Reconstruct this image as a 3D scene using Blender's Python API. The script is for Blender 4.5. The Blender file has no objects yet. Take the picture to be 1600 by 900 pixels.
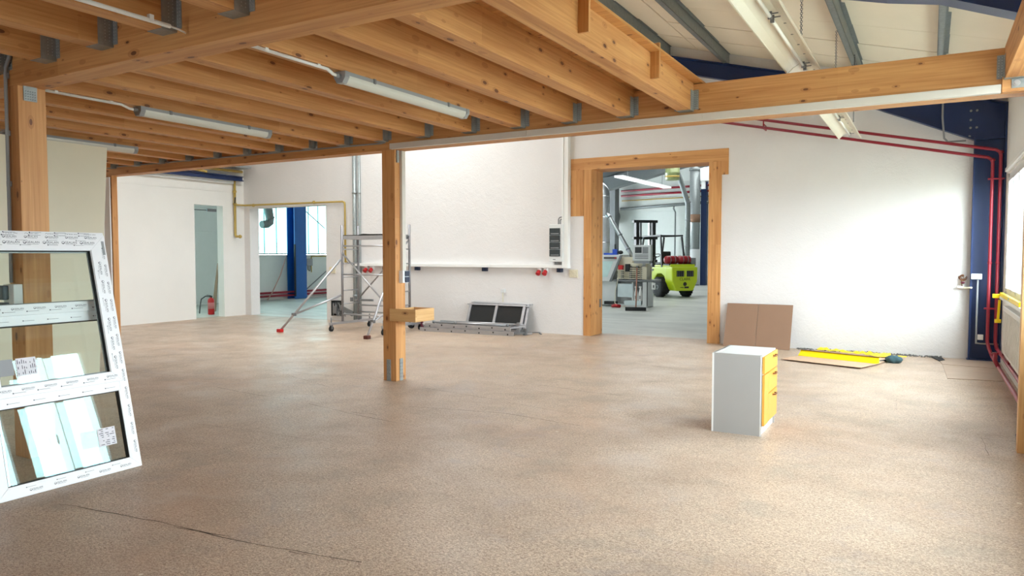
import bpy, bmesh, math, random
from mathutils import Vector, Matrix

random.seed(7)
scene = bpy.context.scene
col = scene.collection
R = math.radians

# ------------------------------------------------------------------ camera
cam_data = bpy.data.cameras.new('camera')
cam = bpy.data.objects.new('camera', cam_data)
col.objects.link(cam)
cam.location = (0.0, 0.0, 1.65)
cam.rotation_euler = (R(90 - 2.69), 0.0, R(29.93))
cam_data.sensor_width = 36.0
cam_data.lens = 25.49
cam_data.clip_end = 300
scene.camera = cam

# ------------------------------------------------------------------ sky, daylight, exposure
scene.view_settings.view_transform = 'Standard'
scene.view_settings.look = 'None'
scene.view_settings.gamma = 1.0
scene.view_settings.exposure = -0.2
SKY = 32.0           # bright overcast sky
RIDGE = 0.48         # light let through by the ridge skylight of the room (linear share of the sky)
HALLR = 0.21        # the same for the roof sheets elsewhere, set lower to dim the hall
GLAZE = (.066, .118, .112)   # tinted translucent wall sheets of the left hall
world = bpy.data.worlds.new('overcast_sky')
scene.world = world
world.use_nodes = True
wn = world.node_tree
wn.nodes['Background'].inputs['Color'].default_value = (0.87, 0.945, 1.0, 1)
wn.nodes['Background'].inputs['Strength'].default_value = SKY
try:
    scene.cycles.max_bounces = 10
    scene.cycles.diffuse_bounces = 6
    scene.cycles.transparent_max_bounces = 16
except Exception:
    pass
WIN = [(10.75, 13.05), (8.30, 10.60), (5.75, 7.00), (3.30, 5.60)]
WZ0, WZ1 = 1.03, 2.84
TALL = 3.4         # the windows beside the camera reach higher
def wtop(i): return TALL if i == 2 else WZ1
def portal(loc, rot, sx, sy):           # sampling portals: they add no light, they only guide rays to the openings
    l = bpy.data.lights.new('window_daylight', 'AREA')
    l.shape = 'RECTANGLE'; l.size = sx; l.size_y = sy
    l.cycles.is_portal = True
    o = bpy.data.objects.new('window_daylight', l)
    o.location = loc; o.rotation_euler = rot
    col.objects.link(o)
for i, (a, b) in enumerate(WIN):
    portal((1.17, (a + b) / 2, (WZ0 + wtop(i)) / 2), (0, R(90), 0), wtop(i) - WZ0, b - a)
portal((-3.55, -5.42, 1.5), (R(90), 0, 0), 2.1, 1.0)  # opening of the added fill window
portal((-20.8, 10.6, 2.75), (0, R(-90), 0), 2.2, 4.6)  # opening of the added corridor glazing
portal((-9.75, 10.5, 7.12), (0, 0, 0), 2.4, 6.2)
portal((-9.75, 26.2, 7.12), (0, 0, 0), 2.4, 24.8)
portal((-20.75, 23.5, 2.76), (0, R(-90), 0), 2.2, 13.0)

# ------------------------------------------------------------------ materials
def lin(c):
    return tuple((x / 255 / 12.92) if x / 255 <= 0.04045 else ((x / 255 + 0.055) / 1.055) ** 2.4 for x in c)

def new_mat(name):
    m = bpy.data.materials.new(name); m.use_nodes = True
    return m, m.node_tree, m.node_tree.nodes['Principled BSDF']

def node(nt, typ, **kw):
    n = nt.nodes.new(typ)
    for k, v in kw.items(): setattr(n, k, v)
    return n

def mix_col(nt, fac, a, b, mode='MIX'):
    n = node(nt, 'ShaderNodeMix', data_type='RGBA', blend_type=mode)
    for sock, val in ((n.inputs[0], fac), (n.inputs[6], a), (n.inputs[7], b)):
        if isinstance(val, (int, float)): sock.default_value = val
        elif isinstance(val, tuple): sock.default_value = val if len(val) == 4 else val + (1,)
        else: nt.links.new(val, sock)
    return n.outputs[2]

def math_n(nt, op, a, b=0.0, c=None):
    n = node(nt, 'ShaderNodeMath', operation=op)
    for i, val in enumerate((a, b) if c is None else (a, b, c)):
        if isinstance(val, (int, float)): n.inputs[i].default_value = val
        else: nt.links.new(val, n.inputs[i])
    return n.outputs[0]

def ramp(nt, fac, *stops):
    n = node(nt, 'ShaderNodeValToRGB')
    e = n.color_ramp.elements
    while len(e) < len(stops): e.new(0.5)
    for el, (p, c) in zip(e, stops):
        el.position = p; el.color = (c, c, c, 1) if isinstance(c, (int, float)) else tuple(c) + (1,)
    nt.links.new(fac, n.inputs[0])
    return n.outputs[0]

def noise(nt, vec, scale, detail=3, rough=0.55, dist=0.0):
    n = node(nt, 'ShaderNodeTexNoise')
    n.inputs['Scale'].default_value = scale; n.inputs['Detail'].default_value = detail
    n.inputs['Roughness'].default_value = rough; n.inputs['Distortion'].default_value = dist
    if vec is not None: nt.links.new(vec, n.inputs['Vector'])
    return n.outputs['Fac']

def mapping(nt, vec, scale=(1, 1, 1), rot=(0, 0, 0)):
    n = node(nt, 'ShaderNodeMapping')
    n.inputs['Scale'].default_value = scale; n.inputs['Rotation'].default_value = rot
    nt.links.new(vec, n.inputs['Vector'])
    return n.outputs[0]

def bump(nt, bsdf, h, strength, dist=0.01):
    n = node(nt, 'ShaderNodeBump')
    n.inputs['Strength'].default_value = strength; n.inputs['Distance'].default_value = dist
    nt.links.new(h, n.inputs['Height']); nt.links.new(n.outputs[0], bsdf.inputs['Normal'])

def plain(name, rgb, rough=0.5, metal=0.0, var=0.06, scale=6.0, bmp=0.0, spec=None):
    m, nt, b = new_mat(name)
    tc = node(nt, 'ShaderNodeTexCoord').outputs['Object']
    f = noise(nt, tc, scale, 4)
    c = lin(rgb)
    lo = tuple(x * (1 - var * 2) for x in c); hi = tuple(min(1, x * (1 + var)) for x in c)
    nt.links.new(mix_col(nt, f, lo, hi), b.inputs['Base Color'])
    b.inputs['Roughness'].default_value = rough; b.inputs['Metallic'].default_value = metal
    if spec is not None: b.inputs['Specular IOR Level'].default_value = spec
    if bmp: bump(nt, b, noise(nt, tc, scale * 6, 3), bmp, 0.004)
    return m

def wood(name, light, dark, knots=True, seed=0.0, rough=0.55):
    m, nt, b = new_mat(name)
    uv = node(nt, 'ShaderNodeUVMap').outputs[0]
    sep = node(nt, 'ShaderNodeSeparateXYZ'); nt.links.new(uv, sep.inputs[0])
    rnd = math_n(nt, 'ADD', math_n(nt, 'MULTIPLY', node(nt, 'ShaderNodeObjectInfo').outputs['Random'], 37.0), seed)
    def vec(su, sv):
        c = node(nt, 'ShaderNodeCombineXYZ')
        nt.links.new(math_n(nt, 'MULTIPLY', sep.outputs[0], su), c.inputs[0])
        nt.links.new(math_n(nt, 'MULTIPLY', sep.outputs[1], sv), c.inputs[1])
        nt.links.new(rnd, c.inputs[2])
        return c.outputs[0]
    grain = noise(nt, vec(1.3, 46.0), 1.0, 5, 0.6, 0.6)
    broad = noise(nt, vec(0.7, 7.0), 1.0, 2)
    # glued lamellas about 40 mm thick
    lam = node(nt, 'ShaderNodeTexWhiteNoise', noise_dimensions='2D')
    cl = node(nt, 'ShaderNodeCombineXYZ')
    nt.links.new(math_n(nt, 'FLOOR', math_n(nt, 'MULTIPLY', sep.outputs[1], 11.0)), cl.inputs[0])
    nt.links.new(math_n(nt, 'FLOOR', math_n(nt, 'ADD', math_n(nt, 'MULTIPLY', sep.outputs[0], 0.35), rnd)), cl.inputs[1])
    nt.links.new(cl.outputs[0], lam.inputs['Vector'])
    f = math_n(nt, 'ADD', math_n(nt, 'MULTIPLY', grain, 0.75), math_n(nt, 'MULTIPLY', broad, 0.45))
    f = math_n(nt, 'ADD', f, math_n(nt, 'MULTIPLY', lam.outputs[0], 0.16))
    f = ramp(nt, f, (0.42, 0.0), (0.88, 1.0))
    c = mix_col(nt, f, lin(light), lin(dark))
    if knots:
        vo = node(nt, 'ShaderNodeTexVoronoi')
        vo.inputs['Scale'].default_value = 1.0; vo.inputs['Randomness'].default_value = 1.0
        nt.links.new(vec(5.2, 11.5), vo.inputs['Vector'])
        sc = node(nt, 'ShaderNodeSeparateColor'); nt.links.new(vo.outputs['Color'], sc.inputs[0])
        size = math_n(nt, 'MULTIPLY', math_n(nt, 'MAXIMUM', math_n(nt, 'SUBTRACT', sc.outputs[0], 0.28), 0.0), 0.27)
        k = math_n(nt, 'LESS_THAN', vo.outputs['Distance'], size)
        k2 = math_n(nt, 'LESS_THAN', vo.outputs['Distance'], math_n(nt, 'MULTIPLY', size, 1.9))
        c = mix_col(nt, math_n(nt, 'MULTIPLY', k2, 0.35), c, lin((150, 88, 40)))
        c = mix_col(nt, math_n(nt, 'MULTIPLY', k, 0.85), c, lin((92, 48, 22)))
    nt.links.new(c, b.inputs['Base Color'])
    b.inputs['Roughness'].default_value = rough
    bump(nt, b, grain, 0.12, 0.003)
    return m

WOOD = wood('spruce_glulam', (220, 166, 106), (180, 120, 64))
WOOD_PALE = wood('spruce_pale', (224, 184, 128), (196, 146, 88), seed=11)
OSB = wood('deck_board', (214, 158, 92), (176, 116, 58), knots=True, seed=5)

def plaster(name, rgb, b1=0.35, b2=0.5, scale=4.0):
    m, nt, b = new_mat(name)
    tc = node(nt, 'ShaderNodeTexCoord').outputs['Object']
    f = noise(nt, tc, 0.7, 5, 0.6)
    c = lin(rgb)
    nt.links.new(mix_col(nt, ramp(nt, f, (0.3, 0.0), (0.75, 1.0)), tuple(x * 0.93 for x in c), c), b.inputs['Base Color'])
    b.inputs['Roughness'].default_value = 0.8
    h = math_n(nt, 'ADD', math_n(nt, 'MULTIPLY', noise(nt, tc, scale, 6, 0.62, 0.8), b1), math_n(nt, 'MULTIPLY', noise(nt, tc, scale * 5, 3, 0.6, 1.5), b2 * 0.3))
    bump(nt, b, h, 0.55, 0.03)
    return m

PLASTER = plaster('white_rough_plaster', (228, 225, 224), .5, .9)
PLASTER_FINE = plaster('white_painted_wall', (232, 230, 226), 0.06, 0.05)
PANELWHITE = plain('white_sandwich_panel', (222, 228, 224), 0.5, 0, 0.02)
CEILPANEL = plain('cream_roof_panel', (238, 228, 208), 0.6, 0, 0.03, 2.0)
HALLROOF = plain('grey_hall_roof_panel', (92, 96, 98), 0.6, 0, 0.05, 2.0)
CREAM = plain('cream_board', (218, 211, 188), 0.6, 0, 0.03, 2.0)
GALV = plain('galvanised_steel', (158, 164, 164), 0.42, 0.35, 0.18, 28)
GALV_DARK = plain('dull_zinc', (126, 132, 132), 0.5, 0.25, 0.2, 16)
SILVER = plain('bright_sheet_metal', (205, 208, 210), 0.32, 0.9, 0.08, 9)
ALU = plain('aluminium', (186, 186, 190), 0.36, 0.7, 0.06, 12)
CYLRED = plain('cylinder_red', (150, 26, 36), 0.35)
ALUDULL = plain('dull_aluminium', (142, 139, 142), 0.42, 0.5, 0.08, 10)
STEEL = plain('grey_metal', (130, 132, 135), 0.4, 0.6, 0.1)
BLUE = plain('dark_blue_paint', (19, 44, 92), 0.4, 0, 0.08, 3)
BLUEHALL = plain('mid_blue_paint', (28, 96, 172), 0.4, 0, 0.08, 3)
RED = plain('dark_red_paint', (146, 30, 48), 0.35, 0, 0.06)
CEERED = plain('socket_red', (186, 36, 40), 0.4)
REDBRIGHT = plain('signal_red', (196, 28, 32), 0.35)
WHITEPL = plain('white_plastic', (236, 236, 234), 0.45, 0, 0.02)
IVORY = plain('ivory_plastic', (222, 214, 190), 0.45, 0, 0.03)
PVC = plain('white_pvc', (240, 241, 243), 0.32, 0, 0.015)
GREYPL = plain('grey_plastic', (150, 152, 154), 0.5)
LIGHTGREY = plain('light_grey_paint', (222, 224, 224), 0.45, 0, 0.03)
NAVYPL = plain('navy_plastic', (24, 36, 62), 0.4)
BLACK = plain('black_plastic', (22, 22, 23), 0.5)
RUBBER = plain('black_rubber', (28, 28, 30), 0.8, 0, 0.1, 20)
SMOKED = plain('smoked_door', (62, 68, 70), 0.18, 0, 0.05)
YELLOW = plain('yellow_film', (250, 218, 10), 0.4, 0, 0.04)
GASYELLOW = plain('gas_yellow_paint', (180, 152, 76), 0.45, 0, 0.08)
DRAWERYEL = plain('yellow_drawer_front', (228, 164, 66), 0.4, 0, 0.02)
CABGREY = plain('cabinet_grey', (168, 166, 163), 0.5, 0, 0.02)
CARD = plain('cardboard', (146, 114, 92), 0.8, 0, 0.05, 3)
CARDLIGHT = plain('cardboard_light', (198, 166, 138), 0.8, 0, 0.05, 3)
FIBRE = plain('fibreboard_sheet', (178, 156, 138), 0.7, 0, 0.07, 5)
PHENOLIC = plain('dark_phenolic_board', (24, 22, 21), 0.75, 0, 0.15, 10)
DARKWOOD = wood('dark_handle', (138, 90, 46), (104, 62, 30), False)
LIME = plain('lime_green_paint', (196, 214, 24), 0.35, 0, 0.04)
TEAL = plain('teal_cloth', (62, 92, 100), 0.9, 0, 0.15, 18)
TEALTINT = plain('teal_tint', (120, 200, 196), 0.5)
RUBBLE = plain('grey_rubble', (120, 118, 114), 0.9, 0, 0.35, 30, 0.5)
PINKHOSE = plain('pink_grey_hose', (196, 158, 146), 0.5)
PRINT = plain('print_ink', (58, 62, 74), 0.6, 0, 0.0)
PAPER = plain('label_paper', (226, 224, 230), 0.6, 0, 0.02)
MAGENTA = plain('maroon_marks', (96, 30, 52), 0.5)
GROUND = plain('outside_ground', (150, 152, 140), 0.9, 0, 0.1, 1)
CONCRETEBEAM = plain('grey_steelwork', (108, 112, 114), 0.6, 0, 0.1, 2)
TANK = plain('pale_green_tank', (136, 146, 98), 0.4, 0, 0.05)
BLUETOOL = plain('bright_blue_tool', (40, 80, 190), 0.4)
DUCTWHITE = plain('duct_white', (208, 202, 192), 0.4, 0, 0.02)
ENAMEL = plain('cream_enamel', (224, 216, 198), 0.35, 0, 0.03)
TUBEGLASS = plain('fluorescent_tube', (248, 247, 240), 0.2, 0, 0.0)
CRACK = plain('floor_crack_dark', (70, 58, 48), 0.9, 0, 0.3, 20)

def emit(name, rgb, strength, rough=0.5):
    m, nt, b = new_mat(name)
    b.inputs['Base Color'].default_value = lin(rgb) + (1,)
    b.inputs['Roughness'].default_value = rough
    b.inputs['Emission Color'].default_value = lin(rgb) + (1,)
    b.inputs['Emission Strength'].default_value = strength
    return m
def sheet(name, tint):
    """translucent roof or wall sheet: lets a share of the sky through (two faces, so the root per face)"""
    m = bpy.data.materials.new(name); m.use_nodes = True
    nt = m.node_tree; nt.nodes.clear()
    out = node(nt, 'ShaderNodeOutputMaterial'); tr = node(nt, 'ShaderNodeBsdfTransparent')
    tr.inputs[0].default_value = tuple(math.sqrt(c) for c in tint) + (1,)
    nt.links.new(tr.outputs[0], out.inputs[0])
    return m
GLAZING = sheet('translucent_wall_sheet', GLAZE)
SKYLIGHT = sheet('ridge_skylight_sheet', (RIDGE, RIDGE * .98, RIDGE * .92))
HALLSKY = sheet('dim_skylight_sheet', (HALLR, HALLR * .97, HALLR * .91))

def glass(name, tint, refl=1.0, coat=(1, 1, 1)):
    m = bpy.data.materials.new(name); m.use_nodes = True
    nt = m.node_tree; nt.nodes.clear()
    out = node(nt, 'ShaderNodeOutputMaterial')
    tr = node(nt, 'ShaderNodeBsdfTransparent'); tr.inputs[0].default_value = lin(tint) + (1,)
    gl = node(nt, 'ShaderNodeBsdfGlossy'); gl.inputs['Roughness'].default_value = 0.01; gl.inputs[0].default_value = coat + (1,)
    lw = node(nt, 'ShaderNodeLayerWeight'); lw.inputs[0].default_value = 0.5
    fr = math_n(nt, 'ADD', math_n(nt, 'MULTIPLY', math_n(nt, 'POWER', lw.outputs['Facing'], 5.0), 0.9), 0.035)
    mx = node(nt, 'ShaderNodeMixShader')
    nt.links.new(math_n(nt, 'MINIMUM', math_n(nt, 'MULTIPLY', fr, refl), 1.0), mx.inputs[0])
    nt.links.new(tr.outputs[0], mx.inputs[1]); nt.links.new(gl.outputs[0], mx.inputs[2])
    nt.links.new(mx.outputs[0], out.inputs[0])
    return m
PANE = glass('window_glass', (246, 250, 250), 1.0)
PANE2 = glass('coated_double_glazing', (252, 254, 253), 0.75, (.66, .96, 1.0))

def clear_plastic():
    m, nt, b = new_mat('frosted_lamp_cover')
    b.inputs['Base Color'].default_value = lin((206, 206, 198)) + (1,)
    b.inputs['Roughness'].default_value = 0.25
    tc = node(nt, 'ShaderNodeTexCoord').outputs['Object']
    bump(nt, b, noise(nt, mapping(nt, tc, (60, 1, 60)), 4, 1), 0.2, 0.003)
    return m
COVER = clear_plastic()

def floor_mat():
    m, nt, b = new_mat('worn_woodchip_floor')
    g = node(nt, 'ShaderNodeNewGeometry').outputs['Position']
    n1 = noise(nt, g, 0.55, 5, 0.62, 0.4)
    n2 = noise(nt, g, 1.7, 4, 0.6, 0.3)
    fl1 = noise(nt, mapping(nt, g, (68, 108, 1), (0, 0, R(20))), 1.0, 4, 0.68, 1.2)
    fl2 = noise(nt, mapping(nt, g, (150, 96, 1), (0, 0, R(-30))), 1.0, 3, 0.7, 1.6)
    c = mix_col(nt, ramp(nt, fl1, (0.39, 0.0), (0.61, 1.0)), lin((136, 109, 90)), lin((222, 201, 178)))
    c = mix_col(nt, ramp(nt, fl2, (0.60, 0.0), (0.74, 0.6)), c, lin((226, 214, 196)))
    c = mix_col(nt, ramp(nt, fl2, (0.30, 0.65), (0.41, 0.0)), c, lin((104, 84, 70)))
    c = mix_col(nt, ramp(nt, n1, (0.52, 0.0), (0.72, 0.42)), c, lin((190, 152, 124)))
    c = mix_col(nt, ramp(nt, n2, (0.54, 0.0), (0.74, 0.45)), c, lin((148, 142, 132)))
    n4 = noise(nt, mapping(nt, g, (.42, .6, 1)), 1.0, 6, 0.68, 0.8)
    c = mix_col(nt, ramp(nt, n4, (0.44, 0.0), (0.70, 0.36)), c, lin((122, 94, 74)))
    n5 = noise(nt, mapping(nt, g, (.8, 1.1, 1), (0, 0, 1.0)), 1.0, 6, 0.7, 1.4)
    c = mix_col(nt, ramp(nt, n5, (0.57, 0.0), (0.70, 0.28)), c, lin((150, 142, 146)))
    n3 = noise(nt, g, 1.05, 5, 0.66, 0.5)
    c = mix_col(nt, ramp(nt, n3, (0.64, 0.0), (0.76, 0.35)), c, lin((206, 200, 190)))
    v = node(nt, 'ShaderNodeTexVoronoi'); v.inputs['Scale'].default_value = 4.5
    nt.links.new(g, v.inputs['Vector'])
    sc = node(nt, 'ShaderNodeSeparateColor'); nt.links.new(v.outputs['Color'], sc.inputs[0])
    sz = math_n(nt, 'MULTIPLY', math_n(nt, 'MAXIMUM', math_n(nt, 'SUBTRACT', sc.outputs[1], 0.7), 0), 0.25)
    c = mix_col(nt, math_n(nt, 'MULTIPLY', math_n(nt, 'LESS_THAN', v.outputs['Distance'], sz), 0.75), c, lin((236, 228, 214)))
    sz = math_n(nt, 'MULTIPLY', math_n(nt, 'MAXIMUM', math_n(nt, 'SUBTRACT', sc.outputs[2], 0.93), 0), 0.6)
    c = mix_col(nt, math_n(nt, 'MULTIPLY', math_n(nt, 'LESS_THAN', v.outputs['Distance'], sz), 0.55), c, lin((96, 92, 90)))
    nt.links.new(c, b.inputs['Base Color'])
    nt.links.new(ramp(nt, n2, (0.35, 0.30), (0.62, 0.50)), b.inputs['Roughness'])
    h = math_n(nt, 'ADD', math_n(nt, 'MULTIPLY', fl1, 0.4), math_n(nt, 'MULTIPLY', n2, 1.6))
    bump(nt, b, h, 0.25, 0.006)
    return m
FLOOR = floor_mat()

def hall_floor_mat():
    m, nt, b = new_mat('hall_concrete_floor')
    g = node(nt, 'ShaderNodeNewGeometry').outputs['Position']
    n1 = noise(nt, g, 0.5, 6, 0.6, 0.3); n2 = noise(nt, mapping(nt, g, (0.5, 2.4, 1), (0, 0, R(25))), 1.0, 5, 0.65, 1.0)
    c = mix_col(nt, ramp(nt, n1, (0.3, 0.0), (0.7, 1.0)), lin((172, 174, 168)), lin((206, 206, 198)))
    c = mix_col(nt, ramp(nt, n2, (0.50, 0.0), (0.66, 0.45)), c, lin((130, 131, 128)))
    nt.links.new(c, b.inputs['Base Color']); b.inputs['Roughness'].default_value = 0.42
    return m
HALLFLOOR = hall_floor_mat()

# ------------------------------------------------------------------ mesh builder and tagging
class MB:
    def __init__(s):
        s.v = []; s.f = []; s.uv = []; s.mi = []; s.cur = 0; s.sm = []
    def face(s, idx, uvs=None, smooth=False):
        s.f.append(idx); s.uv.append(uvs or [(s.v[i][0] + s.v[i][1] * .3, s.v[i][2] + s.v[i][1] * .2) for i in idx])
        s.mi.append(s.cur); s.sm.append(smooth)
    def obox(s, c, ax, ay, az, h, long=None):
        c = Vector(c); A = [Vector(ax).normalized(), Vector(ay).normalized(), Vector(az).normalized()]
        if long is None: long = max(range(3), key=lambda i: h[i])
        b = len(s.v); L = []
        for i in (-1, 1):
            for j in (-1, 1):
                for k in (-1, 1):
                    s.v.append(tuple(c + A[0] * (i * h[0]) + A[1] * (j * h[1]) + A[2] * (k * h[2])))
                    L.append((i * h[0], j * h[1], k * h[2]))
        off = random.random() * 5
        for fi, (q, k) in enumerate((((0, 1, 3, 2), 0), ((4, 6, 7, 5), 0), ((0, 4, 5, 1), 1), ((2, 3, 7, 6), 1), ((0, 2, 6, 4), 2), ((1, 5, 7, 3), 2))):
            o = [i for i in range(3) if i != k]
            if long in o: a1, a2, su = long, [i for i in o if i != long][0], 1.0
            else: a1, a2, su = o[0], o[1], 0.2
            s.face([b + i for i in q], [(L[i][a1] * su + off, L[i][a2] + off + fi * .37) for i in q])
        return s
    def box(s, x0, x1, y0, y1, z0, z1, long=None):
        return s.obox(((x0 + x1) / 2, (y0 + y1) / 2, (z0 + z1) / 2), (1, 0, 0), (0, 1, 0), (0, 0, 1),
                      (abs(x1 - x0) / 2, abs(y1 - y0) / 2, abs(z1 - z0) / 2), long)
    def bar(s, p, q, w, h, up=(0, 0, 1)):
        p = Vector(p); q = Vector(q); d = (q - p).normalized(); up = Vector(up)
        if abs(d.dot(up)) > .98: up = Vector((0, 1, 0))
        sd = d.cross(up).normalized(); u = sd.cross(d)
        return s.obox((p + q) / 2, d, sd, u, ((q - p).length / 2, w / 2, h / 2), 0)
    def tube(s, pts, r, n=10, cap=True):
        P = [Vector(p) for p in pts]; rings = []
        d0 = (P[1] - P[0]).normalized()
        ref = Vector((0, 0, 1)) if abs(d0.z) < .9 else Vector((1, 0, 0))
        u = d0.cross(ref).normalized()
        rr = r if isinstance(r, (list, tuple)) else [r] * len(P)
        for i, p in enumerate(P):
            a = (P[i] - P[i - 1]).normalized() if i else d0
            c = (P[i + 1] - P[i]).normalized() if i < len(P) - 1 else a
            t = (a + c).normalized() if (a + c).length > 1e-6 else a
            k = 1 / max(.5, t.dot(a))
            u = (u - t * u.dot(t)).normalized(); w = t.cross(u)
            b = len(s.v)
            for j in range(n):
                an = 2 * math.pi * j / n
                s.v.append(tuple(p + (u * math.cos(an) + w * math.sin(an)) * rr[i] * (k if k < 1.5 else 1.2)))
            rings.append(b)
        for a, b in zip(rings, rings[1:]):
            for j in range(n):
                s.face([a + j, a + (j + 1) % n, b + (j + 1) % n, b + j], None, True)
        if cap:
            s.face([rings[0] + j for j in reversed(range(n))]); s.face([rings[-1] + j for j in range(n)])
        return s
    def lathe(s, prof, c, axis=(0, 0, 1), n=20):
        c = Vector(c); ax = Vector(axis).normalized()
        ref = Vector((1, 0, 0)) if abs(ax.x) < .9 else Vector((0, 1, 0))
        u = ax.cross(ref).normalized(); w = ax.cross(u); rings = []
        for r, h in prof:
            b = len(s.v)
            for j in range(n):
                an = 2 * math.pi * j / n
                s.v.append(tuple(c + ax * h + (u * math.cos(an) + w * math.sin(an)) * max(r, 1e-4)))
            rings.append(b)
        for a, b in zip(rings, rings[1:]):
            for j in range(n): s.face([a + j, a + (j + 1) % n, b + (j + 1) % n, b + j], None, True)
        s.face([rings[0] + j for j in reversed(range(n))]); s.face([rings[-1] + j for j in range(n)])
        return s
    def prism(s, poly, o, u, v, depth):
        o = Vector(o); u = Vector(u); v = Vector(v); n = u.cross(v).normalized() * depth
        b = len(s.v); m = len(poly)
        for k in range(2):
            for (x, y) in poly: s.v.append(tuple(o + u * x + v * y + n * k))
        s.face([b + i for i in reversed(range(m))], [poly[i] for i in reversed(range(m))])
        s.face([b + m + i for i in range(m)], list(poly))
        for i in range(m):
            j = (i + 1) % m
            L = math.dist(poly[i], poly[j])
            s.face([b + i, b + j, b + m + j, b + m + i], [(0, 0), (L, 0), (L, depth), (0, depth)])
        return s
    def sphere(s, c, r, nu=14, nv=8, sc=(1, 1, 1)):
        b0 = len(s.v)
        for i in range(nv + 1):
            th = math.pi * i / nv
            for j in range(nu):
                ph = 2 * math.pi * j / nu
                s.v.append((c[0] + r * sc[0] * math.sin(th) * math.cos(ph), c[1] + r * sc[1] * math.sin(th) * math.sin(ph), c[2] + r * sc[2] * math.cos(th)))
        for i in range(nv):
            for j in range(nu):
                a = b0 + i * nu + j; b = b0 + i * nu + (j + 1) % nu
                s.face([a, a + nu, b + nu, b], None, True)
        return s
    def build(s, name, mat, parent=None, world=True, bevel=0.0):
        off = ORIG.get(parent.name, Vector()) if (parent is not None and world) else Vector()
        me = bpy.data.meshes.new(name)
        me.from_pydata([tuple(Vector(p) - off) for p in s.v], [], s.f)
        uvl = me.uv_layers.new(name='UVMap')
        li = 0
        for k, uvs in enumerate(s.uv):
            for q in uvs:
                uvl.data[li].uv = q; li += 1
        mats = mat if isinstance(mat, (list, tuple)) else [mat]
        for m in mats: me.materials.append(m)
        for p, i, sm in zip(me.polygons, s.mi, s.sm): p.material_index = i; p.use_smooth = sm
        bm = bmesh.new(); bm.from_mesh(me)
        bmesh.ops.recalc_face_normals(bm, faces=bm.faces)
        if bevel: bmesh.ops.bevel(bm, geom=list(bm.edges), offset=bevel, segments=2, affect='EDGES', profile=.6)
        bm.to_mesh(me); bm.free()
        o = bpy.data.objects.new(name, me)
        col.objects.link(o)
        if parent is not None:
            o.parent = parent
            ORIG[o.name] = ORIG.get(parent.name, Vector())
        return o

ORIG = {}
def thing(name, label, cat, loc=(0, 0, 0), rot=None, group=None, mat=None):
    o = bpy.data.objects.new(name, None); col.objects.link(o)
    o.empty_display_size = .1
    if mat is not None: o.matrix_world = mat
    else:
        o.location = loc
        if rot: o.rotation_euler = rot
    ORIG[o.name] = Vector(loc)
    o['label'] = label; o['category'] = cat
    if group: o['group'] = group
    return o
def tag(o, label, cat, group=None):
    o['label'] = label; o['category'] = cat
    if group: o['group'] = group
    return o
def struct(o):
    o['kind'] = 'structure'; return o
def lab(o, text):
    o['label'] = text; return o
def children(o): return [c for c in bpy.data.objects if c.parent == o]
def copy_tree(o, parent=None):
    c = o.copy(); col.objects.link(c); c.parent = parent
    ORIG[c.name] = ORIG.get(o.name, Vector())
    for ch in children(o): copy_tree(ch, c)
    return c
def arc(c, u, v, r, a0, a1, n=6):
    c = Vector(c); u = Vector(u); v = Vector(v)
    return [c + u * (r * math.cos(R(a0 + (a1 - a0) * i / n))) + v * (r * math.sin(R(a0 + (a1 - a0) * i / n))) for i in range(n + 1)]

TXT = {}
def text_mesh(body, size):
    key = (body, size)
    if key not in TXT:
        cu = bpy.data.curves.new('lettering', 'FONT'); cu.body = body; cu.size = size; cu.resolution_u = 2
        cu.align_x = 'CENTER'; cu.align_y = 'CENTER'
        t = bpy.data.objects.new('lettering', cu); col.objects.link(t)
        dg = bpy.context.evaluated_depsgraph_get()
        me = bpy.data.meshes.new_from_object(t.evaluated_get(dg))
        TXT[key] = ([tuple(v.co) for v in me.vertices], [tuple(p.vertices) for p in me.polygons])
        bpy.data.objects.remove(t); bpy.data.meshes.remove(me)
    return TXT[key]
def put_text(mb, body, size, o, u, v, bold=0.0):
    vs, fs = text_mesh(body, size)
    o = Vector(o); u = Vector(u); v = Vector(v); b = len(mb.v)
    for p in vs: mb.v.append(tuple(o + u * p[0] + v * p[1]))
    for f in fs: mb.face([b + i for i in f])
X, Y, Z = Vector((1, 0, 0)), Vector((0, 1, 0)), Vector((0, 0, 1))

# ================================================================== SETTING
def roof_z(x):   # top of rafters
    return 4.194 - .265 * x if x >= -9.75 else 4.194 + .265 * 9.75 - .265 * (-9.75 - x)
HY = 38.6        # far wall of the hall

fb = MB().box(-16.3, 1.15, -5.2, 13.97, -.2, 0.0)
flr = struct(fb.build('floor', FLOOR))
fh = MB().box(-20.7, 1.15, 13.97, HY + .2, -.2, -.004)
fh.box(-20.7, -16.3, 8.0, 13.97, -.2, -.004)
fh.box(-15.83, -13.07, 13.43, 13.9, -.01, .003)
struct(fh.build('floor', HALLFLOOR))
g = MB().box(1.3, 60, -40, 60, -.5, -.3)
tag(g.build('yard', GROUND), 'grey yard outside the long row of white windows', 'ground')

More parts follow.
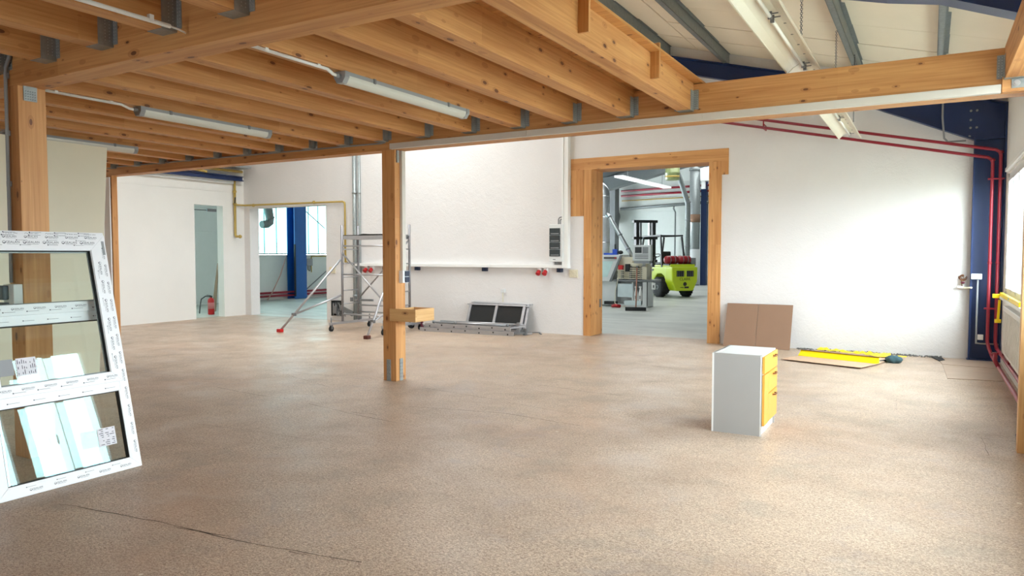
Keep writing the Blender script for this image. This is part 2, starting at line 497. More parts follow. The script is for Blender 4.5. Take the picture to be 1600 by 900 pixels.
# cracks and seams of the old floor (dark grooves, a few millimetres proud of nothing)
def crack(pts, w):
    mb = MB(); P = [Vector((x, y, .0008)) for x, y in pts]; D = []
    for a, b in zip(P, P[1:]):
        n = max(2, int((b - a).length / .12))
        for i in range(n):
            D.append(a.lerp(b, i / n) + Vector((random.uniform(-.008, .008), random.uniform(-.008, .008), 0)))
    D.append(P[-1])
    for i, p in enumerate(D):
        t = (D[min(i + 1, len(D) - 1)] - D[max(i - 1, 0)]).normalized(); s = Vector((-t.y, t.x, 0))
        ww = w * random.uniform(.15, .75)
        mb.v += [tuple(p + s * ww), tuple(p - s * ww)]
        if i: b = len(mb.v); mb.face([b - 4, b - 3, b - 1, b - 2])
    return mb.build('crack', CRACK, flr)
for pts, w in (([(-4.85, 6.2), (-3.75, 6.42), (-2.85, 6.3)], .006), ([(-5.4, 7.15), (-4.4, 7.0), (-3.2, 6.75)], .004), ([(-5.9, 5.75), (-5.1, 5.6), (-4.2, 5.5)], .006), ([(-5.2, 5.66), (-4.9, 5.72)], .006),
               ([(-4.95, 2.6), (-4.1, 2.72), (-3.3, 2.78), (-2.6, 2.9)], .005), ([(-3.9, 2.72), (-3.5, 2.79)], .006), ([(-3.05, 2.80), (-2.9, 2.83)], .008), ([(-6.2, 4.5), (-5.5, 4.6), (-4.8, 4.62)], .003),
               ([(-7.6, 5.9), (-6.7, 5.8), (-6.0, 5.85)], .004), ([(-7.6, 7.0), (-6.4, 6.6)], .004),
               ([(-8.6, 7.4), (-7.5, 7.2), (-6.5, 7.25)], .004), ([(-4.9, 8.6), (-3.9, 8.5)], .005), ([(-4.6, 8.1), (-3.4, 7.9), (-2.9, 7.92)], .005),
               ([(-5.5, 9.7), (-4.5, 9.55)], .005), ([(-4.0, 10.4), (-3.2, 10.2)], .006), ([(-4.4, 7.7), (-3.6, 7.6)], .004), ([(-4.9, 11.2), (-4.3, 11.1)], .006),
               ([(.44, 7.66), (.69, 7.69)], .004), ([(.44, 7.66), (.46, 7.02)], .003), ([(-.3, 9.5), (-.27, 8.6)], .0015)):
    crack(pts, w)

# ---- back wall (plaster), with the opening of the left doorway and of the big timber framed doorway
WY = 13.4
wb = MB()
def wall_xz(mb, x0, x1, z0, z1, y0=WY, th=.57): mb.box(x0, x1, y0, y0 + th, z0, z1)
wall_xz(wb, -16.3, -15.83, 0, 2.87, th=.3)
wall_xz(wb, -16.3, -12.2, 2.87, 4.0, th=.3)
wall_xz(wb, -13.07, -12.2, 0, 2.87, th=.3)
wall_xz(wb, -12.2, -6.33, 0, 4.0)
wall_xz(wb, -6.33, -6.04, 0, 2.41)
wall_xz(wb, -3.31, .553, 0, 3.09)
wall_xz(wb, -3.19, .553, 3.09, 3.41)
wall_xz(wb, -3.19, .97, 3.41, 4.0, y0=WY)
wall_xz(wb, .553, .97, 0, 3.41, y0=WY + .13, th=.44)
wall_xz(wb, -6.33, -3.19, 3.56, 4.0)
wall_xz(wb, -6.3, -5.9, 2.41, 3.56, y0=WY + .13, th=.44)
wall_xz(wb, -3.5, -3.2, 3.05, 3.56, y0=WY + .13, th=.44)
wb.prism([(-16.3, 4.0), (.97, 4.0), (.97, roof_z(.97) + .2), (-9.75, roof_z(-9.75) + .2), (-16.3, roof_z(-16.3) + .2)], (0, WY + .3, 0), X, Z, .3)
wback = struct(wb.build('wall_back', PLASTER))

# ---- left wall with the tall doorway near the corner
wl = MB()
wl.box(-16.28, -16.05, -5.2, 11.87, 0, 3.26); wl.box(-16.28, -16.06, -5.2, 13.4, 3.26, 3.272)
wl.box(-16.28, -16.05, 11.87, 12.72, 2.9, 3.26); wl.box(-16.28, -16.05, 12.72, 13.4, 0, 3.26)
wl.box(-16.28, -16.05, -5.2, 13.4, 3.272, 5.3)
struct(wl.build('wall_left', PLASTER_FINE))
dl = MB(); dl.tube([(-16.25, 11.9, 2.78), (-16.25, 12.5, 2.78)], .012, 8); dl.box(-16.27, -16.22, 12.38, 12.66, 2.75, 2.82)
tag(dl.build('door_closer', STEEL), 'small grey closer arm high in the tall left doorway', 'door closer')

# ---- wall behind the camera, with an unseen window added for fill light
wf = MB()
for q in ((-16.3, -4.6, 0, 7.2), (-2.5, 1.15, 0, 7.2), (-4.6, -2.5, 0, 1.0), (-4.6, -2.5, 2.0, 7.2)): wf.box(q[0], q[1], -5.4, -5.2, q[2], q[3])
struct(wf.build('wall_front', PLASTER_FINE))
w = MB()
for q in ((-4.6, -2.5, 1.0, 1.06), (-4.6, -2.5, 1.94, 2.0), (-4.6, -4.54, 1.0, 2.0), (-2.56, -2.5, 1.0, 2.0)): w.box(q[0], q[1], -5.34, -5.26, q[2], q[3])
fr = struct(w.build('window_10', PVC))
MB().box(-4.54, -2.56, -5.303, -5.297, 1.06, 1.94).build('pane', PANE, fr)

# ---- right wall below, above and between the windows
wr = MB()
wr.box(.97, 1.15, -5.2, HY, 0, WZ0); wr.box(.97, 1.15, 7.0, HY, WZ1, 4.1); wr.box(.97, 1.15, 5.75, 7.0, TALL, 4.1); wr.box(.97, 1.15, -5.2, 5.75, WZ1, 4.1)
ys = sorted([(b, a) for a, b in WIN])
edges = [-5.2] + [v for a, b in sorted(WIN) for v in (a, b)] + [HY]
for k in range(0, len(edges), 2): wr.box(.97, 1.15, edges[k], edges[k + 1], WZ0, WZ1)
struct(wr.build('wall_right', PLASTER_FINE))
for i, (a, b) in enumerate(WIN):
    w = MB(); zt = wtop(i)
    for (y0, y1, z0, z1) in ((a, b, WZ0, WZ0 + .07), (a, b, zt - .07, zt), (a, a + .05, WZ0, zt), (b - .05, b, WZ0, zt)):
        w.box(1.0, 1.08, y0, y1, z0, z1)
    fr = struct(w.build('window_%d' % (i + 1), PVC))
    n = 3 if i < 2 else 2
    for k in range(n):
        y0 = a + .05 + (b - a - .10) * k / n; y1 = a + .05 + (b - a - .10) * (k + 1) / n
        s_ = MB()
        for q in ((y0 + .01, y1 - .01, WZ0 + .07, WZ0 + .12), (y0 + .01, y1 - .01, zt - .12, zt - .07), (y0 + .005, y0 + .05, WZ0 + .07, zt - .07), (y1 - .05, y1 - .005, WZ0 + .07, zt - .07)):
            s_.box(.985, 1.06, *q)
        sh = s_.build('sash', PVC, fr)
        MB().box(1.02, 1.026, y0 + .05, y1 - .05, WZ0 + .12, zt - .12).build('pane', PANE, sh)
    hd = MB().box(.955, .985, a + .4, a + .43, 1.75, 1.9).build('handle', WHITEPL, fr)
t1 = MB(); t1.box(.90, .99, -4.2, 12.9, WZ0 - .035, WZ0); struct(t1.build('trim_1', WHITEPL))
t2 = MB(); t2.box(.935, .972, 7.9, 13.0, WZ1 + .02, WZ1 + .07); struct(t2.build('trim_2', WHITEPL))

# ---- roof: cream panels, ridge skylight, purlins
cb = MB()
cb.prism([(-20.7, roof_z(-20.7) + .42), (-10.9, roof_z(-10.9) + .42), (-10.9, roof_z(-10.9) + .46), (-20.7, roof_z(-20.7) + .46)], (0, HY + .2, 0), X, Z, HY + 5.6)
cb.prism([(1.15, roof_z(1.15) + .42), (-8.6, roof_z(-8.6) + .42), (-8.6, roof_z(-8.6) + .46), (1.15, roof_z(1.15) + .46)], (0, HY + .2, 0), X, Z, HY + 5.6)
ceil = struct(cb.build('ceiling', CEILPANEL))
y = -5.2
sl = math.atan(.265)
while y < HY:
    L = .98 if y < 14 else 3.9
    RP = CEILPANEL if y < 13.4 else HALLROOF
    for x0, x1 in ((1.1, -3.75), (-3.77, -8.6)):
        mb = MB()
        jit = random.uniform(-.006, .006)
        p = Vector((x0, y + L / 2, roof_z(x0) + .24 + jit)); q = Vector((x1, y + L / 2, roof_z(x1) + .24 + jit))
        mb.bar(p, q, L - .006, .08)
        mb.build('roof_panel', RP, ceil)
    mb = MB(); mb.bar((-10.9, y + L / 2, roof_z(-10.9) + .24), (-20.6, y + L / 2, roof_z(-20.6) + .24), L - .006, .08); mb.build('roof_panel', RP, ceil)
    y += L + (.006 if y < 14 else .01)
for (y0, y1, m_) in ((-5.2, 7.4, HALLSKY), (7.4, 13.6, SKYLIGHT), (13.8, HY, HALLSKY)):
    mb = MB(); mb.box(-10.95, -8.55, y0, y1, roof_z(-9.75) - .02 + .25, roof_z(-9.75) + .27)
    struct(mb.build('window_%d' % (20 + int(y0 > 0) + int(y0 > 10)), m_))
pur = MB()
h_ = .19
pur.box(-.004, .004, -5.2, WY, 0, h_); pur.box(-.07, .004, -5.2, WY, 0, .008); pur.box(-.07, -.062, -5.2, WY, 0, .03); pur.box(-.004, .07, -5.2, WY, h_ - .008, h_)
p0 = pur.build('purlin', GALV_DARK, ceil)
for k, xk in enumerate((.09, -1.01, -2.11, -3.21, -4.3, -5.4, -6.5, -7.6, -11.9, -13.0, -14.1, -15.2)):
    o = p0 if k == 0 else p0.copy()
    if k: col.objects.link(o)
    o.parent = ceil; o.location = (xk, 0, roof_z(xk) + .005)

# ---- timber surround of the big doorway
dr = MB(); dr.box(-6.33, -3.19, WY - .02, WY + .13, 3.33, 3.56)
door = struct(dr.build('door_1', WOOD))
for name, a in (('jamb_post', (-6.04, -5.88, WY - .02, WY + .08, 0, 3.33)), ('jamb_post', (-3.54, -3.31, WY - .02, WY + .12, 0, 3.33)),
                ('jamb_lining', (-5.93, -5.88, WY + .08, WY + .57, 0, 3.33)), ('jamb_lining', (-3.54, -3.49, WY + .12, WY + .57, 0, 3.33)),
                ('side_board', (-6.33, -6.05, WY - .015, WY + .12, 2.41, 3.33)), ('side_board', (-3.31, -3.19, WY - .015, WY + .12, 3.09, 3.33)),
                ('lintel_lining', (-5.88, -3.54, WY + .13, WY + .57, 3.33, 3.38))):
    MB().box(*a).build(name, WOOD, door)
MB().box(-5.882, -5.872, WY + .42, WY + .50, .55, .72).build('strike_plate', STEEL, door)

# ---- far hall shell
hb = MB(); zz = 0
hb.box(-20.7, 1.15, HY + .05, HY + .2, 0, 8)
hw = struct(hb.build('wall_hall_back', PANELWHITE))
while zz < 7:
    for x0 in (-20.6, -15.3, -10.0, -4.7):
        MB().box(x0, x0 + 5.29, HY, HY + .05, zz + .006, zz + .79).build('wall_panel', PANELWHITE, hw)
    zz += .796
hl = MB(); hl.box(-20.75, -20.62, 8, HY, 0, 1.62); hl.box(-20.75, -20.62, 13.0, 17.0, 1.62, 3.85); hl.box(-20.75, -20.62, 8, HY, 3.85, 4.0); 
hlw = struct(hl.build('wall_hall_left', PANELWHITE))
for y0 in (8.0, 13.0, 17.0):
    zz = .08
    for k in range(5):
        if zz > 1.0 and y0 != 13.0: break
        MB().box(-20.62, -20.58, y0 + .004, (y0 + 4.99 if y0 < 13 else (16.99 if y0 == 13 else 30)), zz, zz + .765).build('wall_panel', PANELWHITE, hlw)
        zz += .77
MB().box(-20.64, -20.54, 17.0, 30, 1.63, 1.67).build('sill', GALV_DARK, hlw)
struct(MB().box(-20.70, -20.66, 8.1, 13.0, 1.62, 3.85).build('window_31', GLAZING))  # unseen glazing, added to bring light into the corridor
wg = struct(MB().box(-20.70, -20.66, 17.0, 30, 1.67, 3.85).build('window_30', GLAZING))
for yk in (17.35, 18.1, 18.66, 19.35, 20.23, 20.74, 21.4):
    MB().box(-20.66, -20.63, yk - .012, yk + .012, 1.67, 3.85).build('glazing_bar', TEALTINT, wg)
struct(MB().box(-20.7, -16.28, 8.0, 8.1, 0, 5.2).build('wall_corridor', PANELWHITE))

# ================================================================== STEEL FRAMES
def frame(y0, label, bolts, xo=0.0, knee=None):
    t = thing('steel_portal_frame', label, 'steel frame', (.75 + xo, y0, 0))
    c = MB(); xl, xr = .55 + xo, .97
    c.box(xl, xl + .025, y0 - .13, y0 + .13, 0, 3.44); c.box(xr - .025, xr, y0 - .13, y0 + .13, 0, roof_z(.97)); c.box(xl, xr, y0 - .008, y0 + .008, 0, 3.41 if not knee else 3.67)
    c.box(xl - .02, xr, y0 - .16, y0 + .16, 0, .02)
    c.build('column', BLUE, t)
    r = MB()
    bot = (knee or [(.55, 3.41), (-1.35, 4.26)]) + [ (-9.75, roof_z(-9.75) - .26), (-17.0, roof_z(-17) - .26)]
    top = [(-17.0, roof_z(-17)), (-9.75, roof_z(-9.75)), (.97, roof_z(.97)), (.97, 3.41 if not knee else 3.67)]
    r.prism(bot + top, (0, y0 + .008, 0), X, Z, .016)
    for a, b in zip(bot[:-1], bot[1:]): r.bar((a[0], y0, a[1]), (b[0], y0, b[1]), .24, .02)
    for a, b in zip(top[:2], top[1:3]): r.bar((a[0], y0, a[1] - .012), (b[0], y0, b[1] - .012), .24, .02)
    r.box(xl, xr, y0 - .12, y0 + .12, 3.40, 3.425)
    r.build('rafter', BLUE, t)
    if bolts:
        for x_, z_ in ((.50, 3.86), (.58, 3.86), (.50, 3.72), (.58, 3.6), (.50, 3.6), (.49, 3.47)):
            MB().tube([(x_, y0 - .03, z_), (x_, y0 - .008, z_)], .018, 6).build('bolt', GALV, t)
    return t
frame(13.38, 'dark blue steel portal frame with column and sloping rafter against the white back wall', True)
frame(7.75, 'dark blue steel rafter frame crossing the top right corner near the timber beam end', False, .18, [(.73, 3.675), (.03, 3.955), (-.4, 4.04)])

# ================================================================== TIMBER MEZZANINE
mz = thing('timber_mezzanine', 'timber gallery of glulam beams, joists and posts with a board deck', 'mezzanine', (-5.95, 7.4, 0))
JB, JT = 3.09, 3.37
b_ = MB().box(-12.35, .9, 7.33, 7.53, 2.98, 3.36); bm_ = b_.build('main_beam', WOOD, mz, bevel=.006)
b_ = MB().box(-9.6, .9, 3.06, 3.27, 2.98, 3.37); b_.build('main_beam', WOOD, mz, bevel=.006)
for (x0, x1, y0, y1) in ((-6.16, -5.95, 7.33, 7.53), (-6.46, -6.25, 3.06, 3.27), (-12.27, -12.06, 7.33, 7.43)):
    MB().box(x0, x1, y0, y1, 0, 2.98).build('post', WOOD, mz, bevel=.006)
MB().box(.665, .76, 7.24, 7.34, 0, 2.98).build('slim_post', WOOD_PALE, mz, bevel=.003)
for a in ((-6.10, -6.035, 7.322, 7.33, 0, .27), (-6.02, -6.0, 7.33, 7.331, 0, .01)):
    pass
def plate(name, a, holes, mat=GALV):
    """perforated steel plate: box plus dark nail heads"""
    mb = MB(); mb.box(*a)
    mb.cur = 1
    for (p, q) in holes: mb.tube([p, q], .005, 6)
    return mb.build(name, [mat, STEEL], mz)
plate('base_bracket', (-6.10, -6.035, 7.322, 7.33, 0, .28), [((-6.085 + .035 * i, 7.318, .05 + .045 * k), (-6.085 + .035 * i, 7.323, .05 + .045 * k)) for i in range(2) for k in range(5)])
plate('base_bracket', (-5.95, -5.942, 7.40, 7.465, 0, .29), [((-5.943, 7.415 + .035 * i, .05 + .045 * k), (-5.938, 7.415 + .035 * i, .05 + .045 * k)) for i in range(2) for k in range(5)])
plate('angle_bracket', (-6.25, -6.242, 3.10, 3.20, 2.865, 2.98), [((-6.243, 3.115 + .0175 * i, 2.88 + .02 * k), (-6.238, 3.115 + .0175 * i, 2.88 + .02 * k)) for i in range(5) for k in range(4)])
# corbel block with bolted plate at the right end of the far beam
MB().box(.485, .9, 7.285, 7.33, 2.985, 3.112).build('corbel_block', WOOD, mz, bevel=.003)
pb = MB(); pb.box(.55, .9, 7.277, 7.285, 3.012, 3.086); pb.build('bolted_plate', GALV, mz)
pb = MB(); pb.tube([(.585, 7.262, 3.05), (.585, 7.277, 3.05)], .017, 6); pb.tube([(.585, 7.272, 3.05), (.585, 7.278, 3.05)], .026, 14); pb.build('bolt', SILVER, mz)

def hanger(y_face, s):
    """joist hanger; s=+1 the joist lies on the +Y side of the beam face"""
    mb = MB(); w = .073; L = .11
    y1 = y_face + s * L
    ya, yb = min(y_face, y1), max(y_face, y1)
    mb.box(-w, w, ya, yb, JB - .004, JB - .0005)
    for sx in (-1, 1):
        mb.box(sx * (w - .0015), sx * (w + .0015), ya, yb, JB - .004, JB + .20)
        f0, f1 = sorted((y_face, y_face + s * .0035))
        mb.box(*sorted((sx * w, sx * (w + .05))), f0, f1, JB + .015, JB + .21)
    mb.cur = 1
    for sx in (-1, 1):
        for k in range(8):
            for d in (.014, .036):
                z_ = JB + .035 + .022 * k
                mb.box(*sorted((sx * (w + d) - .003, sx * (w + d) + .003)), *sorted((y_face + s * .003, y_face + s * .006)), z_ - .003, z_ + .003)
            for d in (.03, .06):
                z_ = JB + .035 + .022 * k
                mb.box(*sorted((sx * w, sx * (w + .003))), *sorted((y_face + s * (d - .003), y_face + s * (d + .003))), z_ - .003, z_ + .003)
    return mb
ORIG[mz.name] = Vector((-5.95, 7.4, 0))
def joist_proto(y0, y1, hang):
    o = MB().box(-.07, .07, y0, y1, JB, JT, 1).build('joist', WOOD, mz, bevel=.004)
    hs = [hanger(*h).build('joist_hanger', [GALV, SILVER], o) for h in hang]
    return o, hs
def spread(xs, y0, y1, hang):
    proto, hs = joist_proto(y0, y1, hang)
    for k, x_ in enumerate(xs):
        if k == 0: proto.location = (x_, 0, 0); continue
        c = proto.copy(); col.objects.link(c); c.parent = mz; c.location = (x_, 0, 0)
        for h in hs:
            d = h.copy(); col.objects.link(d); d.parent = c
spread([-2.175, -2.81, -3.465, -4.115, -4.78, -5.46, -6.12, -6.77, -7.41, -8.06, -8.72, -9.37, -10.02, -10.67, -11.32, -11.97], 3.27, 7.33, [(7.33, -1), (3.27, 1)])
spread([-3.66, -4.345, -5.04, -5.76, -6.44, -7.13, -7.82, -8.51], -3.6, 3.06, [(3.06, -1)])
spread([.57], 3.27, 7.33, [(7.33, -1)])
MB().box(-12.3, -2.1, 3.27, 3.29, JB + .02, JT).build('rim_board', WOOD, mz)
dk = 0
for i in range(5):
    for j, (y0, y1) in enumerate(((-3.7, .4), (.405, 4.1), (4.105, 7.545))):
        x1 = -2.02 - 2.06 * i
        MB().box(x1 - 2.055, x1, y0, y1, JT, JT + .022, 0).build('deck_board', OSB, mz)
for yk in (4.55, 6.02):
    MB().box(-2.105, -2.025, yk, yk + .03, JB + .055, 3.44 if yk > 5 else 3.9, 2).build('railing_stub', WOOD, mz, bevel=.003)

# open box nailed to the middle post
bx = thing('wooden_box', 'open wooden box nailed to the middle timber post at hip height', 'box', (-5.8, 7.5, .78))
MB().box(-6.03, -5.61, 7.302, 7.329, .785, .945).build('front_board', WOOD_PALE, bx, bevel=.002)
MB().box(-5.637, -5.61, 7.329, 7.70, .785, .945).build('side_board', WOOD_PALE, bx, bevel=.002)
MB().box(-5.945, -5.637, 7.675, 7.70, .785, .945).build('back_board', WOOD_PALE, bx, bevel=.002)
MB().box(-5.945, -5.92, 7.329, 7.675, .785, .945).build('side_board', WOOD_PALE, bx, bevel=.002)
MB().box(-5.92, -5.637, 7.329, 7.675, .785, .80).build('bottom_board', WOOD_PALE, bx)

# ================================================================== LAMPS AND CABLES
def batten(xc, y0, y1, label):
    t = thing('batten_lamp', label, 'lamp', (xc, y0, JB - .09), group='batten lamps under the gallery joists')
    bd = MB(); bd.box(-.055, .055, .03, y1 - y0 - .03, .055, .085); bd.build('housing', GREYPL, t, world=False)
    cv = MB()
    n = 10; prof = [(-.055, .06)] + [(.055 * -math.cos(math.pi * i / n), .055 - .062 * math.sin(math.pi * i / n) * (1 if i not in (0, n) else 0)) for i in range(1, n)] + [(.055, .06)]
    cv.prism([(a, b) for a, b in prof], (0, y1 - y0 - .05, 0), X, Z, y1 - y0 - .1)
    cv.build('cover', COVER, t, world=False)
    for a, b in ((0.0, .05), (y1 - y0 - .05, y1 - y0)):
        e = MB(); e.prism([(-.06, .085), (-.06, .04), (-.03, -.005), (.03, -.005), (.06, .04), (.06, .085)], (0, b, 0), X, Z, b - a); e.build('end_cap', GREYPL, t, world=False)
    e = MB(); e.tube([(0, -.04, .05), (0, 0, .05)], .018, 10); e.build('cable_gland', GREYPL, t, world=False)
    for k in (.2, .8):
        c = MB(); c.box(-.064, .064, (y1 - y0) * k - .012, (y1 - y0) * k + .012, .05, .09); c.build('clip', STEEL, t, world=False)
    return t
batten(-4.06, 4.33, 6.10, 'long grey batten lamp under a joist, nearest of the three')
batten(-6.72, 4.36, 5.98, 'long grey batten lamp under a joist, middle one of three')
batten(-9.30, 4.4, 6.0, 'long grey batten lamp under a joist, partly behind the cream board')
def run(name, pts, r, mat, label, cat, clips=(), cm=None):
    t = thing(name, label, cat, pts[0])
    MB().tube(pts, r, 8).build('tube', mat, t)
    for c in clips:
        MB().box(c[0] - .014, c[0] + .014, c[1] - .014, c[1] + .014, c[2] - .012, c[2] + .03).build('clip', cm or mat, t)
    return t
run('cable_conduit', [(-4.06, 3.28, 3.075), (-4.06, 4.2, 3.075), (-4.06, 4.26, 3.05), (-4.06, 4.3, 3.048)], .013, WHITEPL, 'white conduit along a joist to the nearest batten lamp', 'conduit', [(-4.06, 3.6, 3.08), (-4.06, 4.1, 3.08)])
run('cable_conduit', [(-6.72, 3.28, 3.075), (-6.72, 4.2, 3.075), (-6.72, 4.28, 3.05), (-6.72, 4.33, 3.048)], .013, WHITEPL, 'white conduit running from left post to the middle batten lamp', 'conduit', [(-6.72, 3.6, 3.08), (-6.72, 4.1, 3.08)])
cd = run('cable_conduit', [(-4.16, .5, 3.075), (-4.16, 2.93, 3.075)], .014, WHITEPL, 'white conduit ending short of the big beam, top left', 'conduit', [(-4.16, 2.8, 3.08), (-4.16, 1.6, 3.08)])
MB().tube([(-4.16, 2.93, 3.075), (-4.16, 2.99, 3.072), (-4.155, 3.04, 3.06)], .006, 6).build('cable', WHITEPL, cd)
run('cable_conduit', [(-6.31, 3.035, 3.36), (-6.31, 3.035, 3.19), (-6.37, 3.035, 3.12), (-6.372, 3.035, 2.9), (-6.384, 3.035, 1.42)], .014, GREYPL, 'grey conduit running down the left timber post', 'conduit', [(-6.374, 3.04, 2.6), (-6.378, 3.04, 2.2), (-6.38, 3.04, 1.8), (-6.37, 3.04, 3.05)])
sw = thing('switch_box', 'grey and black switch box low on the left timber post, seen through glass', 'socket', (-6.36, 3.0, 1.2))
MB().box(-6.42, -6.26, 2.99, 3.058, 1.14, 1.41).build('housing', LIGHTGREY, sw, bevel=.006)
for z0 in (1.15, 1.285): MB().box(-6.425, -6.33, 2.945, 2.99, z0, z0 + .115).build('cover_flap', NAVYPL, sw, bevel=.01)
run('cable_conduit', [(-12.1, 7.318, 3.115), (-6.15, 7.318, 3.072), (-6.10, 7.318, 3.08), (-6.08, 7.318, 3.30)], .011, GREYPL, 'thin grey conduit along the left half of the far beam', 'conduit', [(-10.5, 7.32, 3.1), (-8.8, 7.32, 3.09), (-7.3, 7.32, 3.08)])
dc = thing('cable_duct', 'flat white cable duct along the far timber beam', 'cable duct', (-3, 7.3, 2.98))
for a, b in ((-5.985, -4.0), (-3.998, -2.0), (-1.998, .478)):
    MB().box(a, b, 7.272, 7.33, 2.982, 3.052).build('duct_length', DUCTWHITE, dc, bevel=.003)
dc = thing('cable_duct', 'upright white cable duct on the middle post side', 'cable duct', (-5.93, 7.5, 1.44))
MB().box(-5.95, -5.91, 7.43, 7.50, 1.43, 2.975).build('duct_length', DUCTWHITE, dc, bevel=.003)
MB().box(-5.951, -5.93, 7.36, 7.40, 2.82, 2.975).build('steel_strap', GALV, dc)
st = thing('post_socket', 'grey twin socket with navy flaps on the middle post', 'socket', (-5.92, 7.47, 1.28))
MB().box(-5.95, -5.885, 7.40, 7.525, 1.275, 1.435).build('housing', LIGHTGREY, st, bevel=.005)
for z0 in (1.282, 1.36): MB().box(-5.885, -5.865, 7.44, 7.52, z0, z0 + .07).build('flap', NAVYPL, st, bevel=.006)

# big trough lamps in a row under the roof
def trough(y0, y1, label, chains):
    L = y1 - y0
    t = thing('trough_lamp', label, 'lamp', (-1.09, y0, 3.4), group='row of hanging trough lamps')
    sh = MB()
    pr = [(-.145, 0), (-.10, .045), (-.045, .078), (.045, .078), (.10, .045), (.145, 0), (.145, -.008), (.155, -.008), (.155, .006), (.106, .054), (.05, .088), (-.05, .088), (-.106, .054), (-.155, .006), (-.155, -.008), (-.145, -.008)]
    sh.prism(pr, (0, L, 0), X, Z, L)
    sh.build('reflector', ENAMEL, t, world=False)
    sp = MB(); sp.box(-.04, .04, 0, L, .082, .19); sp.build('gear_spine', WHITEPL, t, world=False)
    n = max(1, round(L / 1.55))
    for k in range(n):
        a = L * k / n + .06; b = L * (k + 1) / n - .06
        tb = MB(); tb.tube([(0, a, .042), (0, b, .042)], .014, 10)
        tb.build('tube', TUBEGLASS, t, world=False)
        for yy in (a - .012, b + .012):
            hd = MB(); hd.box(-.014, .014, yy - .012, yy + .012, .024, .08); hd.box(.014, .06, yy - .004, yy + .004, .058, .066); hd.build('tube_holder', STEEL, t, world=False)
        for q in range(4):
            c = MB(); yy = a + (b - a) * (.12 + .22 * q); c.box(.05, .085, yy, yy + .006, .062, .067); c.build('clip', STEEL, t, world=False)
    for yy, zt in chains:
        c = MB(); z_ = .19; k = 0
        while z_ < zt:
            u = X if k % 2 else Y
            c.tube(arc((0, yy, z_ + .014), u, Z, .011, 0, 360, 6), .0028, 4, cap=False)
            z_ += .019; k += 1
        c.build('chain', STEEL, t, world=False)
    return t
trough(4.2, 7.50, 'white trough lamp with bare tubes, nearest of the hanging row', [(1.6, 1.0), (3.1, 1.0)])
trough(7.52, 12.15, 'white trough lamp hanging past the timber beam towards the back wall', [(2.6, 1.05)])
rd = MB(); rd.tube([(-1.0, 11.6, roof_z(-1.0) + .02), (-1.0, 11.6, 3.55)], .008, 6); rd.tube([(-1.0, 11.55, roof_z(-1.0) + .03), (-1.0, 11.72, roof_z(-1.0) + .06)], .008, 6)
tag(rd.build('hanger_rod', STEEL), 'thin steel rod hanging from a purlin beside the trough lamp', 'rod')

# ================================================================== RED PIPES
def redpipe(p_wall, xe, dz, label):
    pts = [(-6.0, 13.28, p_wall(-6.0)), (xe - .04, 13.28 if False else 12.93, p_wall(xe)), ]
    return pts
def red_run(zl, xc, yf, zfloor, label, xfl):
    t = thing('red_pipe', label, 'pipe', (xc, yf, 0))
    zx = zl(xc)
    pts = [(-3.9, yf, zl(-3.9)), (xc - .06, yf, zl(xc - .06)), (xc - .015, yf, zx - .02), (xc, yf, zx - .07), (xc, yf, .32)]
    pts += [(xc + .02, yf - .03, .22), (xfl, yf - .25, zfloor), (xfl, yf - .4, zfloor), (xfl, 8.2, zfloor), (xfl + .03, 8.15, zfloor), (.969, 8.15, zfloor)]
    MB().tube(pts, .024, 10).build('tube', RED, t)
    for z_ in (2.78, .82):
        c = MB(); c.box(xc - .055, xc + .055, yf - .028, yf + .02, z_ - .012, z_ + .012); c.tube([(xc, yf, z_), (xc, 13.37, z_)], .008, 6); c.build('pipe_clip', RED, t)
    c = MB(); c.tube([(xc, yf, 1.5), (xc, yf, 1.53)], .03, 10); c.build('coupling', RED, t)
    c = MB(); c.tube([(xc - .01, yf, zx - .012), (xc + .01, yf, zx - .05)], .032, 10); c.build('elbow', RED, t)
    return t
red_run(lambda x: 3.094 - .222 * (x - .785), .788, 13.15, .12, 'dark red pipe on the blue column, left of the pair', .84)
red_run(lambda x: 3.206 - .222 * (x - .885), .89, 13.17, .20, 'dark red pipe on the blue column, right of the pair next to the window', .92)
vb = thing('pipe_valve', 'small dark red branch valve on the floor pipes below radiator', 'valve', (.84, 11.6, .15))
MB().tube([(.84, 11.7, .12), (.80, 11.75, .2), (.80, 11.75, .3)], .026, 10).build('valve_body', RED, vb)
MB().tube([(.76, 11.75, .3), (.84, 11.75, .3)], .016, 8).build('handle', RED, vb)
MB().tube([(.92, 11.3, .2), (.92, 11.3, .34), (.95, 11.3, .36)], .018, 8).build('riser', RED, vb)
br = thing('pipe_bracket', 'small red bracket joining the two sloping pipes on the wall', 'bracket', (-2.5, 13.3, 3.85))
zq = 3.094 - .222 * (-2.55 - .785)
MB().box(-2.56, -2.54, 13.15, 13.4, zq - .02, zq + .02).build('arm', RED, br)
MB().tube([(-2.55, 13.15, zq), (-2.55, 13.16, zq + .13)], .012, 6).build('spacer', RED, br)
MB().tube([(-2.55, 13.15, zq + .06), (-2.55, 13.4, zq + .06)], .01, 6).build('arm', RED, br)

